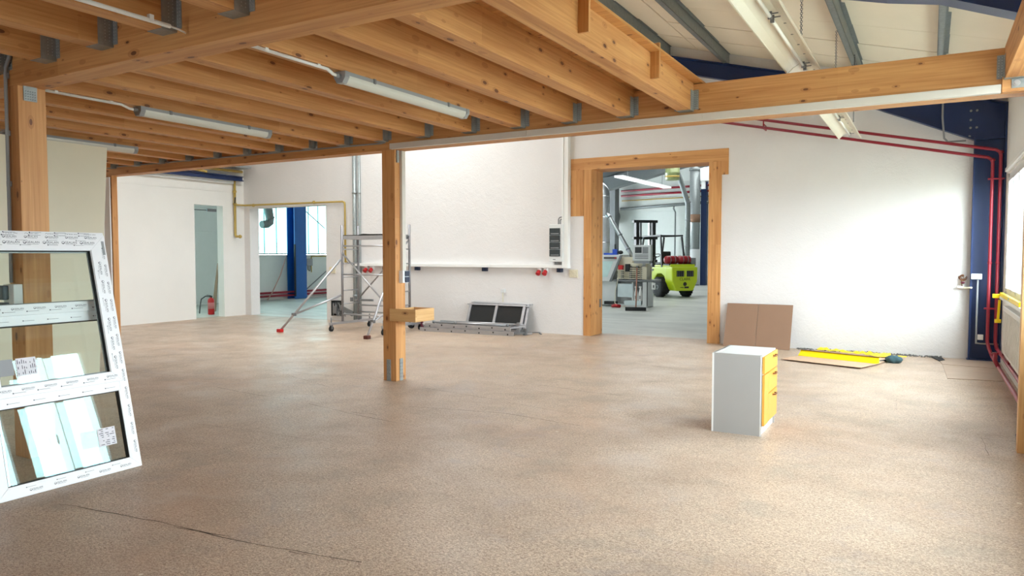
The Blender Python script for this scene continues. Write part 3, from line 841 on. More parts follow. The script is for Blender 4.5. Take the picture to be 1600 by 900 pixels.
# conduit, sockets on the blue column
run('cable_conduit', [(.648, 13.235, 1.25), (.648, 13.235, .31), (.648, 13.235, .275), (.70, 13.235, .27), (.94, 13.235, .27)], .013, GREYPL, 'grey conduit down the blue column to the floor socket', 'conduit')
so = thing('wall_socket', 'white twin socket on the blue column at chest height', 'socket', (.63, 13.22, 1.27))
MB().box(.56, .70, 13.20, 13.25, 1.262, 1.345).build('housing', WHITEPL, so, bevel=.004)
MB().box(.628, .632, 13.196, 13.2, 1.272, 1.335).build('seam', GREYPL, so)
so = thing('wall_socket', 'small white socket low on the blue column beside pipes', 'socket', (.70, 13.22, .33))
MB().box(.665, .74, 13.20, 13.25, .33, .41).build('housing', WHITEPL, so, bevel=.004)
MB().lathe([(.02, 0), (.02, .004)], (.702, 13.2, .37), (0, -1, 0), 12).build('insert', WHITEPL, so)
run('cable_conduit', [(.44, 13.23, 3.39), (.20, 13.23, 3.39), (.15, 13.23, 3.45), (.12, 13.23, 3.78), (.12, 13.23, 4.15)], .014, GREYPL, 'grey bent conduit on the blue rafter knee', 'conduit')
tp = thing('water_tap', 'old tap with tangled cord on white wall beside blue column', 'tap', (.44, 13.38, 1.12))
MB().tube([(.50, 13.4, 1.125), (.46, 13.34, 1.125), (.38, 13.33, 1.13)], .02, 8).build('pipe_stub', WHITEPL, tp)
MB().tube([(.44, 13.34, 1.13), (.50, 13.32, 1.12), (.57, 13.22, 1.13)], .014, 8).build('arm', IVORY, tp)
cw = MB()
for k in range(4): cw.tube(arc((.43 + .01 * k, 13.36 - .008 * k, 1.28), X, Z, .03 + .006 * k, 30 * k, 330 + 20 * k, 10), .006, 5)
cw.tube([(.43, 13.37, 1.31), (.44, 13.35, 1.2), (.45, 13.34, 1.14)], .007, 5)
cw.build('cord', DARKWOOD, tp)
MB().sphere((.455, 13.33, 1.20), .03, 10, 6, (1, .7, .6)).build('knob', MAGENTA, tp)

# ================================================================== BACK WALL FITTINGS
dc = thing('cable_duct', 'long white cable duct along the back wall below the fuse box', 'cable duct', (-9, 13.35, 1.36))
for a, b in ((-12.15, -10.2), (-10.197, -8.2), (-8.197, -6.34)):
    MB().box(a, b, 13.29, 13.4, 1.362, 1.428).build('duct_length', WHITEPL, dc, bevel=.003)
dc = thing('cable_duct', 'upright white cable duct beside the fuse box and timber doorway', 'cable duct', (-6.39, 13.35, 1.36))
MB().box(-6.445, -6.345, 13.28, 13.4, 1.36, 4.9).build('duct_length', WHITEPL, dc, bevel=.003)
MB().box(-6.47, -6.445, 13.26, 13.4, 1.36, 4.9).build('duct_edge', WHITEPL, dc)
fx = thing('fuse_box', 'grey fuse box with smoked doors on the white back wall', 'fuse box', (-6.6, 13.3, 1.5))
MB().box(-6.75, -6.44, 13.24, 13.4, 1.49, 2.25).build('housing', LIGHTGREY, fx, bevel=.008)
for k in range(4):
    z0 = 1.60 + .145 * k
    MB().box(-6.735, -6.495, 13.222, 13.24, z0, z0 + .138).build('smoked_door', SMOKED, fx, bevel=.004)
    MB().box(-6.70, -6.52, 13.214, 13.222, z0 + .02, z0 + .034).build('breaker_row', GREYPL, fx)
MB().box(-6.66, -6.6, 13.236, 13.241, 1.53, 1.545).build('lock', STEEL, fx)
cb_ = MB()
for k in range(9): cb_.tube([(-6.66 + .024 * k, 13.33, 1.425), (-6.66 + .024 * k, 13.33, 1.495)], .009, 6)
cb_.build('cable_tails', GREYPL, fx)
run('cable_conduit', [(-6.585, 13.34, 2.25), (-6.585, 13.34, 2.34)] + arc((-6.525, 13.34, 2.34), X, Z, .06, 180, 90, 5) + [(-6.45, 13.34, 2.40)], .012, STEEL, 'bent metal conduit, outer of two from fuse box top', 'conduit')
run('cable_conduit', [(-6.55, 13.34, 2.25), (-6.55, 13.34, 2.32)] + arc((-6.515, 13.34, 2.32), X, Z, .035, 180, 90, 5) + [(-6.45, 13.34, 2.355)], .01, STEEL, 'bent metal conduit, inner of two from fuse box top', 'conduit')
for xk, lb in ((-11.15, 'navy twin socket under the duct, behind the scaffold tower'), (-10.2, 'navy twin socket under the duct, right of the middle post'), (-8.37, 'navy twin socket under the middle of the white duct'), (-6.56, 'navy twin socket under the duct next to the ivory sockets')):
    s_ = thing('twin_socket', lb, 'socket', (xk, 13.35, 1.27), group='navy twin sockets under the wall duct')
    for d in (-.058, .004):
        MB().box(xk + d, xk + d + .054, 13.32, 13.4, 1.275, 1.355).build('housing', NAVYPL, s_, bevel=.005)
        MB().box(xk + d + .01, xk + d + .044, 13.314, 13.32, 1.285, 1.335).build('flap', NAVYPL, s_, bevel=.003)
for xk, lb in ((-7.03, 'red industrial socket under the duct, left of the pair near fuse box'), (-6.88, 'red industrial socket under the duct, right of the pair near fuse box'), (-11.72, 'red industrial socket under the duct behind scaffold, left one'), (-11.55, 'red industrial socket under the duct behind scaffold, right one')):
    s_ = thing('power_socket', lb, 'socket', (xk, 13.35, 1.25), group='red industrial sockets under the wall duct')
    MB().box(xk - .04, xk + .04, 13.33, 13.4, 1.265, 1.36).build('housing', WHITEPL, s_, bevel=.008)
    c = MB(); c.lathe([(.044, 0), (.044, .06), (.05, .065), (.05, .085), (.038, .088)], (xk, 13.34, 1.29), (0, -.75, -.66), 16); c.build('socket_lid', CEERED, s_)
def quad(x0, z0, label):
    s_ = thing('wall_socket', label, 'socket', (x0, 13.38, z0))
    MB().box(x0, x0 + .19, 13.375, 13.4, z0, z0 + .16).build('plate', IVORY, s_, bevel=.004)
    for i in range(2):
        for k in range(2):
            c = MB(); c.lathe([(.032, 0), (.034, .006), (.026, .007), (.024, .001)], (x0 + .05 + .09 * i, 13.375, z0 + .042 + .078 * k), (0, -1, 0), 14); c.build('socket_insert', IVORY, s_)
quad(-6.36, 1.17, 'ivory four gang socket plate next to the timber doorway')
quad(-12.95, 1.17, 'ivory four gang socket plate right of the left doorway')
s_ = thing('surface_socket', 'small grey socket with cable above the dark platforms', 'socket', (-7.9, 13.38, .85))
MB().box(-7.97, -7.87, 13.35, 13.4, .82, .90).build('housing', LIGHTGREY, s_, bevel=.005)
MB().tube([(-7.93, 13.375, .82), (-7.925, 13.375, .62), (-7.91, 13.375, .2)], .01, 6).build('cable', IVORY, s_)

pp = thing('riser_pipe', 'thick grey riser pipe on back wall left of the middle post', 'pipe', (-12.03, 13.3, 0))
MB().tube([(-12.06, 13.33, .05), (-12.06, 13.33, 4.4)], .05, 14).build('tube', GALV, pp)
for z_ in (3.1, .62): MB().tube([(-12.06, 13.33, z_), (-12.06, 13.33, z_ + .04)], .06, 14).build('collar', GALV, pp)
pp = thing('riser_pipe', 'thin grey riser pipe beside the thick one on back wall', 'pipe', (-11.93, 13.35, 0))
MB().tube([(-11.93, 13.355, .05), (-11.93, 13.355, 4.4)], .03, 12).build('tube', GALV, pp)
MB().tube([(-11.93, 13.355, 3.1), (-11.93, 13.355, 3.13)], .037, 12).build('collar', GALV, pp)
ar = thing('bracket_arm', 'short grey bracket arm sticking out behind the scaffold', 'bracket', (-11.9, 13.2, .5))
MB().bar((-12.0, 13.26, .54), (-11.45, 13.26, .55), .05, .05).build('arm', STEEL, ar)
MB().bar((-12.12, 13.26, .5), (-12.12, 13.26, .6), .05, .05).build('knob', STEEL, ar)

# opened junction box with hanging wires, low on the wall beside the left doorway
jb = thing('junction_box', 'open dark junction box with hanging wires, low behind scaffold', 'junction box', (-12.65, 13.35, .1))
for a in ((-12.83, -12.80, 13.3, 13.4, .12, .5), (-12.53, -12.50, 13.3, 13.4, .12, .5), (-12.83, -12.50, 13.3, 13.4, .48, .5), (-12.83, -12.5, 13.38, 13.4, .12, .5)):
    MB().box(*a).build('housing', BLACK, jb)
wr_ = MB(); random.seed(3)
for k in range(9):
    a = Vector((-12.8 + .03 * k, 13.34, .46)); pts = [a]
    for q in range(4): pts.append(pts[-1] + Vector((random.uniform(-.02, .07), random.uniform(-.03, .01), -.085)))
    wr_.tube(pts, .009, 5)
wr_.build('wire', GREYPL, jb)
MB().box(-12.75, -12.62, 13.27, 13.31, .18, .36).build('terminal_block', STEEL, jb)
cv = thing('loose_cover', 'loose grey cover hanging from the open junction box', 'cover', (-12.2, 13.2, .2))
MB().obox((-12.28, 13.25, .27), (1, 0, -.35), (0, 1, 0), (.35, 0, 1), (.22, .02, .06)).build('plate', STEEL, cv)
MB().tube([(-12.5, 13.3, .33), (-12.4, 13.26, .3)], .012, 6).build('wire', BLACK, cv)

# yellow gas pipe with valve, blue crane rail and cable tray in the left corner
gp = thing('gas_pipe', 'yellow gas pipe on left corner and over the left doorway', 'pipe', (-15.95, 13.1, 2.1))
MB().tube([(-15.98, 13.05, 3.66), (-15.98, 13.05, 2.16), (-15.94, 13.05, 2.11), (-15.80, 13.05, 2.11)], .032, 10).build('tube', GASYELLOW, gp)
MB().tube([(-15.98, 13.05, 2.95), (-15.98, 13.2, 2.95), (-15.9, 13.31, 2.945), (-12.44, 13.33, 2.925), (-12.38, 13.33, 2.90), (-12.37, 13.33, 2.84), (-12.37, 13.33, 1.46), (-12.37, 13.395, 1.44)], .022, 10).build('tube', GASYELLOW, gp)
for p in ((-15.98, 13.05, 3.3), (-15.98, 13.05, 2.97), (-15.80, 13.05, 2.11)): MB().sphere(p, .05, 12, 8).build('fitting', GASYELLOW, gp)
for xk in (-15.6, -13.4): MB().tube([(xk - .02, 13.33, 2.94), (xk + .02, 13.33, 2.94)], .04, 10).build('coupling', GASYELLOW, gp)
MB().bar((-15.95, 13.02, 2.98), (-15.9, 13.0, 3.14), .02, .03).build('valve_lever', BLACK, gp)
run('gas_pipe', [(-15.86, 9.6, 3.82), (-15.86, 13.2, 3.82)], .035, GASYELLOW, 'thin yellow pipe running under the cable tray, top left', 'pipe', [(-15.86, 10.5, 3.82), (-15.86, 12.2, 3.82)])
cr = thing('crane_rail', 'blue steel rail along top of the left wall', 'rail', (-15.9, 11.5, 3.5))
MB().box(-15.99, -15.86, 9.4, 13.25, 3.575, 3.60).box(-15.99, -15.86, 9.4, 13.25, 3.68, 3.70).box(-15.94, -15.91, 9.4, 13.25, 3.6, 3.68).build('beam', BLUE, cr)
MB().box(-16.05, -15.97, 9.4, 13.3, 3.50, 3.575).build('ledge', LIGHTGREY, cr)
MB().bar((-15.85, 11.55, 3.78), (-15.85, 12.1, 3.72), .05, .05).build('yellow_stop', GASYELLOW, cr)
ct = thing('cable_tray', 'grey wall tray full of cables above the blue rail', 'cable tray', (-15.7, 12, 3.9))
MB().box(-16.05, -15.62, 9.2, 13.3, 3.90, 3.915).box(-15.63, -15.615, 9.2, 13.3, 3.90, 3.96).build('tray', GALV, ct)
for k in range(6):
    MB().tube([(-16.0 + .06 * k, 9.2, 3.935), (-16.0 + .06 * k, 11, 3.95), (-16.0 + .06 * k, 13.3, 3.935)], .02, 6).build('cable', [RED, GREYPL, BLACK][k % 3], ct)

# ================================================================== LEFT: CREAM BOARD AND WINDOW STACK
pl = thing('cream_board', 'tall cream wallboard standing behind the left timber post', 'board', (-8.5, 4.5, 0))
MB().prism([(2.2, 0), (4.93, 0), (5.105, 2.905), (2.2, 2.905)], (-8.5, 0, 0), Y, Z, .03).build('sheet', CREAM, pl)
MB().box(-8.54, -8.49, 2.2, 4.93, 0, .06).build('bottom_rail', WOOD_PALE, pl)
ws = MB(); ws.prism([(-12.30, 0), (-12.07, 0), (-12.08, 2.95), (-12.22, 2.95)], (0, 7.32, 0), X, Z, .02)
tag(ws.build('white_board', WHITEPL), 'narrow white board leaning on the far left post', 'board')

LEAN = math.atan(.435 / 1.80)
def win_matrix(off, u0):
    x_ = Vector((0, -1, 0)); z_ = Vector((-math.sin(LEAN), 0, math.cos(LEAN))); y_ = z_.cross(x_)
    o = Vector((-5.285, 3.40, .004)) + y_ * off + x_ * u0
    M = Matrix((( x_.x, y_.x, z_.x, o.x), (x_.y, y_.y, z_.y, o.y), (x_.z, y_.z, z_.z, o.z), (0, 0, 0, 1)))
    return M
def profile_ring(name, x0, x1, z0, z1, w, y0, y1, mat, parent, mitre=True):
    """four mitred rails"""
    res = []
    for poly in ([(x0, z0), (x1, z0), (x1 - w, z0 + w), (x0 + w, z0 + w)], [(x0, z1), (x0 + w, z1 - w), (x1 - w, z1 - w), (x1, z1)],
                 [(x0, z0), (x0 + w, z0 + w), (x0 + w, z1 - w), (x0, z1)], [(x1, z0), (x1, z1), (x1 - w, z1 - w), (x1 - w, z0 + w)]):
        m = MB(); m.prism(poly, (0, y1, 0), X, Z, y1 - y0)
        res.append(m.build(name, mat, parent, world=False, bevel=.0025))
    return res
def logo_line(mb, x0, x1, z, s, step, vertical=False, fade=0.0, y=0.0, words=True):
    """a row of the maker's lettering, ring mark and underline on the protective film"""
    k = 0; p = x0
    while p < x1:
        def P(a, b): return (Vector((z - b, y, p + a)) if vertical else None)
        o, u, v = ((Vector((z, y, p)), Vector((0, 0, -1)), Vector((-1, 0, 0))) if vertical else (Vector((p, y, z)), Vector((-1, 0, 0)), Vector((0, 0, 1))))
        if words:
            put_text(mb, 'GEALAN', s, o, u, v)
            c = o - u * (s * 2.35)
            n = 14; b = len(mb.v)
            for i in range(n):
                a = 2 * math.pi * i / n
                for r in (s * .46, s * (.46 - .10 - .16 * (1 if math.sin(a) < -.2 else 0))):
                    mb.v.append(tuple(c + u * (r * math.cos(a)) + v * (r * math.sin(a))))
            for i in range(n):
                j = (i + 1) % n; mb.face([b + 2 * i, b + 2 * j, b + 2 * j + 1, b + 2 * i + 1])
            b = len(mb.v)
            for q in ((-1.6, -.55), (1.6, -.55), (1.6, -.62), (-1.6, -.62)): mb.v.append(tuple(o + u * (q[0] * s) + v * (q[1] * s)))
            mb.face([b, b + 1, b + 2, b + 3])
        else:
            b = len(mb.v)
            for q0, q1, h0 in ((-2.6, -2.0, .5), (-1.8, 2.8, .13)):
                b = len(mb.v)
                for q in ((q0, -h0 / 2), (q1, -h0 / 2), (q1, h0 / 2), (q0, h0 / 2)): mb.v.append(tuple(o + u * (q[0] * s) + v * (q[1] * s)))
                mb.face([b, b + 1, b + 2, b + 3])
        p += step; k += 1
WW, WH = 1.02, 1.845
def window_unit(off, u0, hgt, transom, label, front):
    t = thing('window_unit', label, 'window', mat=win_matrix(off, u0), group='leaning window units')
    F = profile_ring('frame_rail', 0, WW, 0, hgt, .07, -.07, 0, PVC, t)
    tr = MB().box(.06, WW - .06, -.07, -.002, transom - .045, transom + .045).build('transom', PVC, t, world=False, bevel=.0025)
    S = profile_ring('sash_rail', .05, WW - .05, transom + .012, hgt - .045, .078, -.06, .016, PVC, t)
    bd = profile_ring('glazing_bead', .120, WW - .120, transom + .082, hgt - .115, .012, -.04, .008, PVC, t)
    gk = profile_ring('gasket', .1305, WW - .1305, transom + .0925, hgt - .1255, .005, -.035, .004, BLACK, t)
    gk2 = profile_ring('gasket', .083, WW - .083, .083, transom - .058, .006, -.045, -.006, BLACK, t)
    bd2 = profile_ring('glazing_bead', .068, WW - .068, .068, transom - .043, .016, -.04, -.001, PVC, t)
    MB().box(.132, WW - .132, -.024, -.020, transom + .094, hgt - .127).build('upper_pane', PANE2, t, world=False)
    MB().box(.085, WW - .085, -.032, -.028, .085, transom - .060).build('lower_pane', PANE2, t, world=False)
    sp = profile_ring('spacer_bar', .134, WW - .134, transom + .096, hgt - .129, .010, -.034, -.026, GALV, t)
    MB().box(0.0, WW, -.085, -.01, -.012, .012).build('bottom_sill_profile', LIGHTGREY, t, world=False)
    # lettering on the film
    a = MB(); logo_line(a, .10, .95, hgt - .022, .020, .145, y=.0006); logo_line(a, .16, .95, hgt - .010, .016, .18, y=.0006, words=False)
    a.build('film_lettering', PRINT, F[1], world=False)['kind'] = 'stuff'
    a = MB(); logo_line(a, .14, .92, hgt - .068, .024, .135, y=.0166); logo_line(a, .22, .9, hgt - .088, .014, .19, y=.0166, words=False); logo_line(a, .2, .9, hgt - .052, .014, .21, y=.0166, words=False)
    a.build('film_lettering', PRINT, S[1], world=False)['kind'] = 'stuff'
    a = MB(); logo_line(a, .15, hgt - .1, .026, .020, .14, True, y=.0006); a.build('film_lettering', PRINT, F[2], world=False)['kind'] = 'stuff'
    a = MB(); logo_line(a, transom + .15, hgt - .16, .078, .022, .15, True, y=.0166); logo_line(a, transom + .2, hgt - .2, .10, .012, .22, True, y=.0166, words=False); a.build('film_lettering', PRINT, S[2], world=False)['kind'] = 'stuff'
    a = MB(); logo_line(a, .15, .92, transom + .038, .016, .16, y=.0166, words=False); logo_line(a, .12, .92, transom + .060, .018, .15, y=.0166); a.build('film_lettering', PRINT, S[0], world=False)['kind'] = 'stuff'
    a = MB(); logo_line(a, .12, .92, .036, .018, .16, y=.0006); logo_line(a, .2, .9, .058, .012, .2, y=.0006, words=False); a.build('film_lettering', PRINT, F[0], world=False)['kind'] = 'stuff'
    a = MB(); logo_line(a, .15, .9, transom - .028, .015, .17, y=-.0014, words=False); a.build('film_lettering', PRINT, tr, world=False)['kind'] = 'stuff'
    MB().box(.012, .03, .0, .004, hgt - .16, hgt - .05).build('hinge_cover', GREYPL, t, world=False)
    return t
def sticker(win, x0, x1, z0, z1, y, vertical, mat=None):
    s_ = MB().box(x0, x1, y, y + .0012, z0, z1).build('glass_patch', mat or PAPER, win, world=False)
    if mat is None:
        a = MB(); random.seed(5)
        n = 9
        for k in range(n):
            f = (k + .7) / (n + .6)
            for q in range(3):
                w0, w1 = .08 + .3 * q, .08 + .3 * q + random.uniform(.08, .26)
                if random.random() < .2: continue
                if vertical: r = (x0 + (x1 - x0) * f, x0 + (x1 - x0) * (f + .035), z0 + (z1 - z0) * w0, z0 + (z1 - z0) * w1)
                else: r = (x0 + (x1 - x0) * w0, x0 + (x1 - x0) * w1, z0 + (z1 - z0) * f, z0 + (z1 - z0) * (f + .035))
                b = len(a.v)
                a.v += [(r[0], y + .0016, r[2]), (r[1], y + .0016, r[2]), (r[1], y + .0016, r[3]), (r[0], y + .0016, r[3])]
                a.face([b, b + 1, b + 2, b + 3])
        a.build('label_print', PRINT, s_, world=False)
    return s_
w1 = window_unit(0, 0, WH, .665, 'front white plastic window unit leaning at left, sash over fixed pane', True)
sticker(w1, .635, .765, .82, .945, -.0195, True)
sticker(w1, .785, .885, .83, .945, -.0195, True, GREYPL)  # plain grey square on the upper pane, no print
sticker(w1, .15, .285, .21, .345, -.0275, False)
w2 = window_unit(-.115, -.067, 1.897, 1.25, 'rear white plastic window unit in the leaning stack, rail seen through front glass', False)

# ================================================================== SCAFFOLD TOWER
sc = thing('scaffold_tower', 'aluminium rolling scaffold tower with red footed outriggers by the back wall', 'scaffold', (-10.3, 12, 0))
XL, XR, YA, YB = -11.0, -9.57, 11.75, 12.26
def T(name, p, q, r=.02, mat=ALU): return MB().tube([p, q], r, 8).build(name, mat, sc)
for xk in (XL, XR):
    for yk in (YA, YB): T('upright', (xk, yk, .16), (xk, yk, 2.27), .026, ALUDULL)
    for zk in (.57, .86, 1.15, 1.45, 1.75, 2.03): T('rung', (xk, YA, zk), (xk, YB, zk), .014)
    bb = MB().box(xk - .03, xk + .03, 11.36, 12.68, .14, .19).build('base_beam', ALU, sc)
    for yk in (11.40, 12.62):
        c = MB(); c.tube([(xk - .018, yk, .06), (xk + .018, yk, .06)], .06, 16); c.build('castor_wheel', RUBBER, sc)
        c = MB(); c.box(xk - .03, xk - .022, yk - .02, yk + .02, .05, .15); c.box(xk + .022, xk + .03, yk - .02, yk + .02, .05, .15); c.tube([(xk, yk, .14), (xk, yk, .30)], .014, 8); c.build('castor_fork', STEEL, sc)
dk_ = MB(); dk_.box(XL + .03, XR - .03, YA + .0, YB - .0, 1.96, 2.04); dk_.build('platform_frame', ALU, sc)
MB().box(XL + .02, XR - .02, YA + .02, YB - .02, 2.04, 2.055).build('platform_board', PHENOLIC, sc)
hc = MB(); hc.prism([(-.25, 0), (-.1, .02), (.1, .012), (.5, .01), (.5, .0)], (-10.3, YA + .3, 2.056), X, Z, .3); hc.build('loose_sheet', BLACK, sc)
for zk in (1.82, 1.21, .35): T('rail', (XL, YA, zk), (XR, YA, zk), .017)
for zk in (.52, .37): T('rail', (XL, YB, zk), (XR, YB, zk), .017)
T('diagonal_brace', (XL, YA, 1.68), (XR, YA, .40), .018); T('diagonal_brace', (XL, YB, .66), (XR, YB, 1.95), .018)
def outrigger(foot, top, mid, mat, low):
    T('outrigger_arm', foot, top, .024); k = Vector(foot).lerp(Vector(top), .22)
    T('outrigger_arm', k, mid, .022)
    f = MB(); f.box(foot[0] - .055, foot[0] + .055, foot[1] - .05, foot[1] + .05, 0, .07); f.build('outrigger_foot', mat, sc, bevel=.012)
    c = MB(); c.box(k.x - .04, k.x + .04, k.y - .03, k.y + .03, k.z - .03, k.z + .03); c.build('clamp', STEEL, sc)
BROWNFOOT = plain('brown_rubber', (92, 46, 36), .7)
outrigger((-11.85, 10.77, .03), (XL - .01, YA, 1.56), (XL, YA, .77), REDBRIGHT, 0)
outrigger((-9.42, 10.73, .03), (XR - .05, YA, 1.35), (XR, YA, .55), BROWNFOOT, 0)
#outrigger((-9.05, 12.9, .03), (XR, YB, 1.35), (XR, YB, .7), BROWNFOOT, 0)

# ================================================================== LADDER FRAMES AND PLATFORMS ON THE FLOOR
def ladder_frame(name, loc, rz, L, label, z0, holes=True):
    t = thing(name, label, 'scaffold frame', (loc[0], loc[1], z0), (0, 0, R(rz)), group='ladder frames piled on the floor')
    for s in (-1, 1):
        m = MB(); m.box(0, L, s * .22 - .012, s * .22 + .012, 0, .085); m.build('side_rail', ALU, t, world=False, bevel=.003)
        if holes:
            for k in range(7):
                h = MB(); xk = L * (.06 + .147 * k); h.tube([(xk, s * .22 - .0135, .055 if k % 2 else .03), (xk, s * .22 + .0135, .055 if k % 2 else .03)], .017, 8); h.build('rung_end', BLACK, t, world=False)
    for k in range(7):
        m = MB(); xk = L * (.06 + .147 * k); m.tube([(xk, -.21, .043), (xk, .21, .043)], .015, 8); m.build('rung', ALU, t, world=False)
    return t
lf = ladder_frame('ladder_frame', (-9.45, 12.66), 3, 2.25, 'aluminium ladder frame lying flat, lowest of the pile by wall', 0.0)
ladder_frame('ladder_frame', (-9.36, 12.72), 3.4, 2.05, 'aluminium ladder frame lying flat, upper one of the pile by wall', .087)
tb = thing('brace_tube', 'thin aluminium brace tube lying on top of the ladder pile', 'tube', (-8.4, 12.7, .2))
MB().tube([(-9.15, 12.58, .195), (-7.45, 12.72, .195)], .02, 8).build('tube', ALU, tb)
for p in ((-9.17, 12.578, .195), (-8.65, 12.621, .195), (-7.43, 12.722, .195)): MB().sphere(p, .034, 8, 6).build('coupling', STEEL, tb)
tb = thing('brace_tube', 'long aluminium brace tube lying behind the first one', 'tube', (-8.4, 12.9, .2))
MB().tube([(-9.2, 12.86, .195), (-7.2, 12.98, .195)], .018, 8).build('tube', ALU, tb)
cs_ = thing('castor', 'loose grey castor lying left of the ladder pile', 'castor', (-9.95, 12.8, 0))
MB().tube([(-9.98, 12.82, .075), (-9.93, 12.79, .075)], .075, 16).build('wheel', RUBBER, cs_)
MB().box(-10.02, -9.9, 12.75, 12.86, .14, .16).build('bracket', STEEL, cs_)
MB().box(-9.915, -9.90, 12.77, 12.83, .06, .15).build('fork', STEEL, cs_)
bp = thing('base_plate', 'short grey scaffold foot with maroon clips at the left ladder end', 'scaffold foot', (-9.6, 12.7, 0))
MB().box(-9.88, -9.46, 12.82, 12.9, .02, .10).build('bar', ALU, bp)
for k, p in enumerate(((-9.49, 12.58, .10), (-9.52, 12.6, .20), (-9.55, 12.64, .22), (-9.42, 12.52, .05))): MB().obox(p, (1, 0, .5), (0, 1, 0), (-.5, 0, 1), (.02, .02, .05)).build('clip', MAGENTA, bp)
cl = thing('frame_clamp', 'jumble of aluminium clamps at the right end of ladder pile', 'clamp', (-7.2, 12.8, 0))
MB().bar((-7.5, 12.66, .12), (-7.1, 12.9, .18), .04, .03).build('arm', ALU, cl); MB().bar((-7.35, 12.6, .05), (-7.05, 12.75, .06), .04, .03).build('arm', STEEL, cl)
MB().bar((-7.4, 12.75, .02), (-6.98, 12.95, .03), .05, .035).build('arm', ALU, cl); MB().box(-7.32, -7.26, 12.9, 12.96, .0, .24).build('pin', ALU, cl); MB().box(-7.12, -7.05, 12.8, 12.86, 0, .14).build('pin', STEEL, cl)
bt = MB(); bt.bar((-7.2, 13.15, .02), (-6.95, 13.2, .03), .03, .02); bt.bar((-6.95, 13.2, .03), (-6.85, 13.1, .0), .03, .02)
tag(bt.build('bent_bar', STEEL), 'bent grey bar on the floor right of the dark platforms', 'bar')
def platform(y0, dx, dz, label):
    a = R(22)
    M = Matrix.Translation((-8.69 + dx, y0, dz)) @ Matrix.Rotation(-a, 4, 'X')
    t = thing('scaffold_platform', label, 'scaffold platform', mat=M, group='dark platforms leaning on the wall')
    L, H = 1.40, .62
    MB().box(.02, L - .02, .012, .03, .02, H - .02).build('deck_board', PHENOLIC, t, world=False)
    for a_ in ((0, L, -.02, .03, H - .035, H), (0, L, -.02, .03, 0, .04)): MB().box(*a_).build('long_rail', ALU, t, world=False, bevel=.003)
    for xk in (0, L / 2 - .03, L - .06): MB().box(xk, xk + .06, -.015, .014, .04, H - .035).build('cross_rail', ALU, t, world=False, bevel=.003)
    for xk in (-.06, L): MB().box(xk, xk + .06, -.01, .02, H - .03, H - .008).build('hook', ALU, t, world=False)
    return t
platform(13.02, 0.0, 0.0, 'dark scaffold platform with aluminium frame leaning on back wall, front one')
platform(13.09, .06, .035, 'dark scaffold platform leaning behind the front one, only top edge visible')

# ================================================================== CABINET
cbn = thing('drawer_cabinet', 'grey kitchen base cabinet with yellow drawer fronts standing on the floor', 'cabinet', (-1.5, 7.06, 0))
x0, x1, y0, y1, H = -1.725, -1.285, 6.735, 7.39, .735
MB().box(x0, x1, y0, y0 + .018, 0, H - .0).build('side_panel', CABGREY, cbn)
MB().box(x0, x1, y1 - .018, y1, 0, H).build('side_panel', CABGREY, cbn)
MB().box(x0, x1, y0 + .018, y1 - .018, H - .02, H).build('top_panel', LIGHTGREY, cbn)
MB().box(x1 - .012, x1 - .002, y0 + .02, y1 - .018, .1, H - .02).build('front_frame', WHITEPL, cbn)
MB().box(x0, x1 - .04, y0 + .018, y1 - .018, .08, .1).build('bottom_panel', CABGREY, cbn)
MB().box(x0 - .004, x0 + .012, y0 - .002, y1, 0, H).build('back_panel', WHITEPL, cbn)
MB().box(x1 - .012, x1, y0 - .001, y0 + .02, .0, H).build('edge_strip', WHITEPL, cbn)
MB().box(x1 - .03, x1 - .015, y0 + .02, y1 - .018, 0, .09).build('plinth', WHITEPL, cbn)
MB().box(x1, x1 + .02, y0 + .03, y0 + .218, .09, .553).build('door_front', DRAWERYEL, cbn, bevel=.002)
for (a, b, c, d) in ((y0 + .03, y1 - .002, .565, .722), (y0 + .228, y1 - .002, .366, .553), (y0 + .228, y1 - .002, .095, .354)):
    dw = MB().box(x1, x1 + .02, a, b, c, d).build('drawer_front', DRAWERYEL, cbn, bevel=.002)
    ym = b - .18; hz = d - .035
    hn = MB(); hn.tube([(x1 + .02, ym - .05, hz), (x1 + .045, ym - .04, hz), (x1 + .045, ym + .04, hz), (x1 + .02, ym + .05, hz)], .006, 8); hn.build('handle', DARKWOOD, dw)

# ================================================================== CARDBOARD, YELLOW PROFILES, CLOTH
cdx = thing('cardboard_sheet', 'brown cardboard sheet leaning on white wall right of the doorway', 'cardboard', (-2.6, 13.1, 0))
for a, b, m in ((-3.17, -2.62, CARD), (-2.62, -2.04, CARD)):
    q = MB(); pz = .76
    for sgn in (0, 1): pass
    A, B = Vector((a, 13.07, 0)), Vector((b, 13.07, 0))
    q.obox(((a + b) / 2, 13.22, pz / 2), (1, 0, 0), (0, .97, -.37 * .97 / .97), (0, .36, .93), ((b - a) / 2 - .002, .004, pz / 2 / .93 * .99)); q.build('flap', m, cdx)
cf = thing('cardboard_sheet', 'light cardboard sheet flat on floor under the yellow profiles', 'cardboard', (-1.2, 12.4, 0))
MB().prism([(-1.97, 11.80), (-.82, 11.43), (-.62, 12.0), (-1.78, 12.36)], (0, 0, .018), X, Y, .006).build('flap', CARDLIGHT, cf)
MB().prism([(-1.78, 12.362), (-.62, 12.002), (-.45, 12.85), (-1.64, 13.2)], (0, 0, .016), X, Y, .006).build('flap', CARDLIGHT, cf)
yb = thing('yellow_profile', 'yellow angle strip lying on the front edge of cardboard', 'profile', (-1.2, 12.2, .03))
MB().prism([(0, 0), (.10, 0), (.10, .004), (.004, .08), (0, .08)], (-.615, 12.02, .026), (-.30, -.954, 0), Z, 1.2).build('strip', YELLOW, yb)
MB().bar((-1.76, 12.375, .112), (-.615, 12.02, .112), .03, .008).build('edge', DARKWOOD, yb)
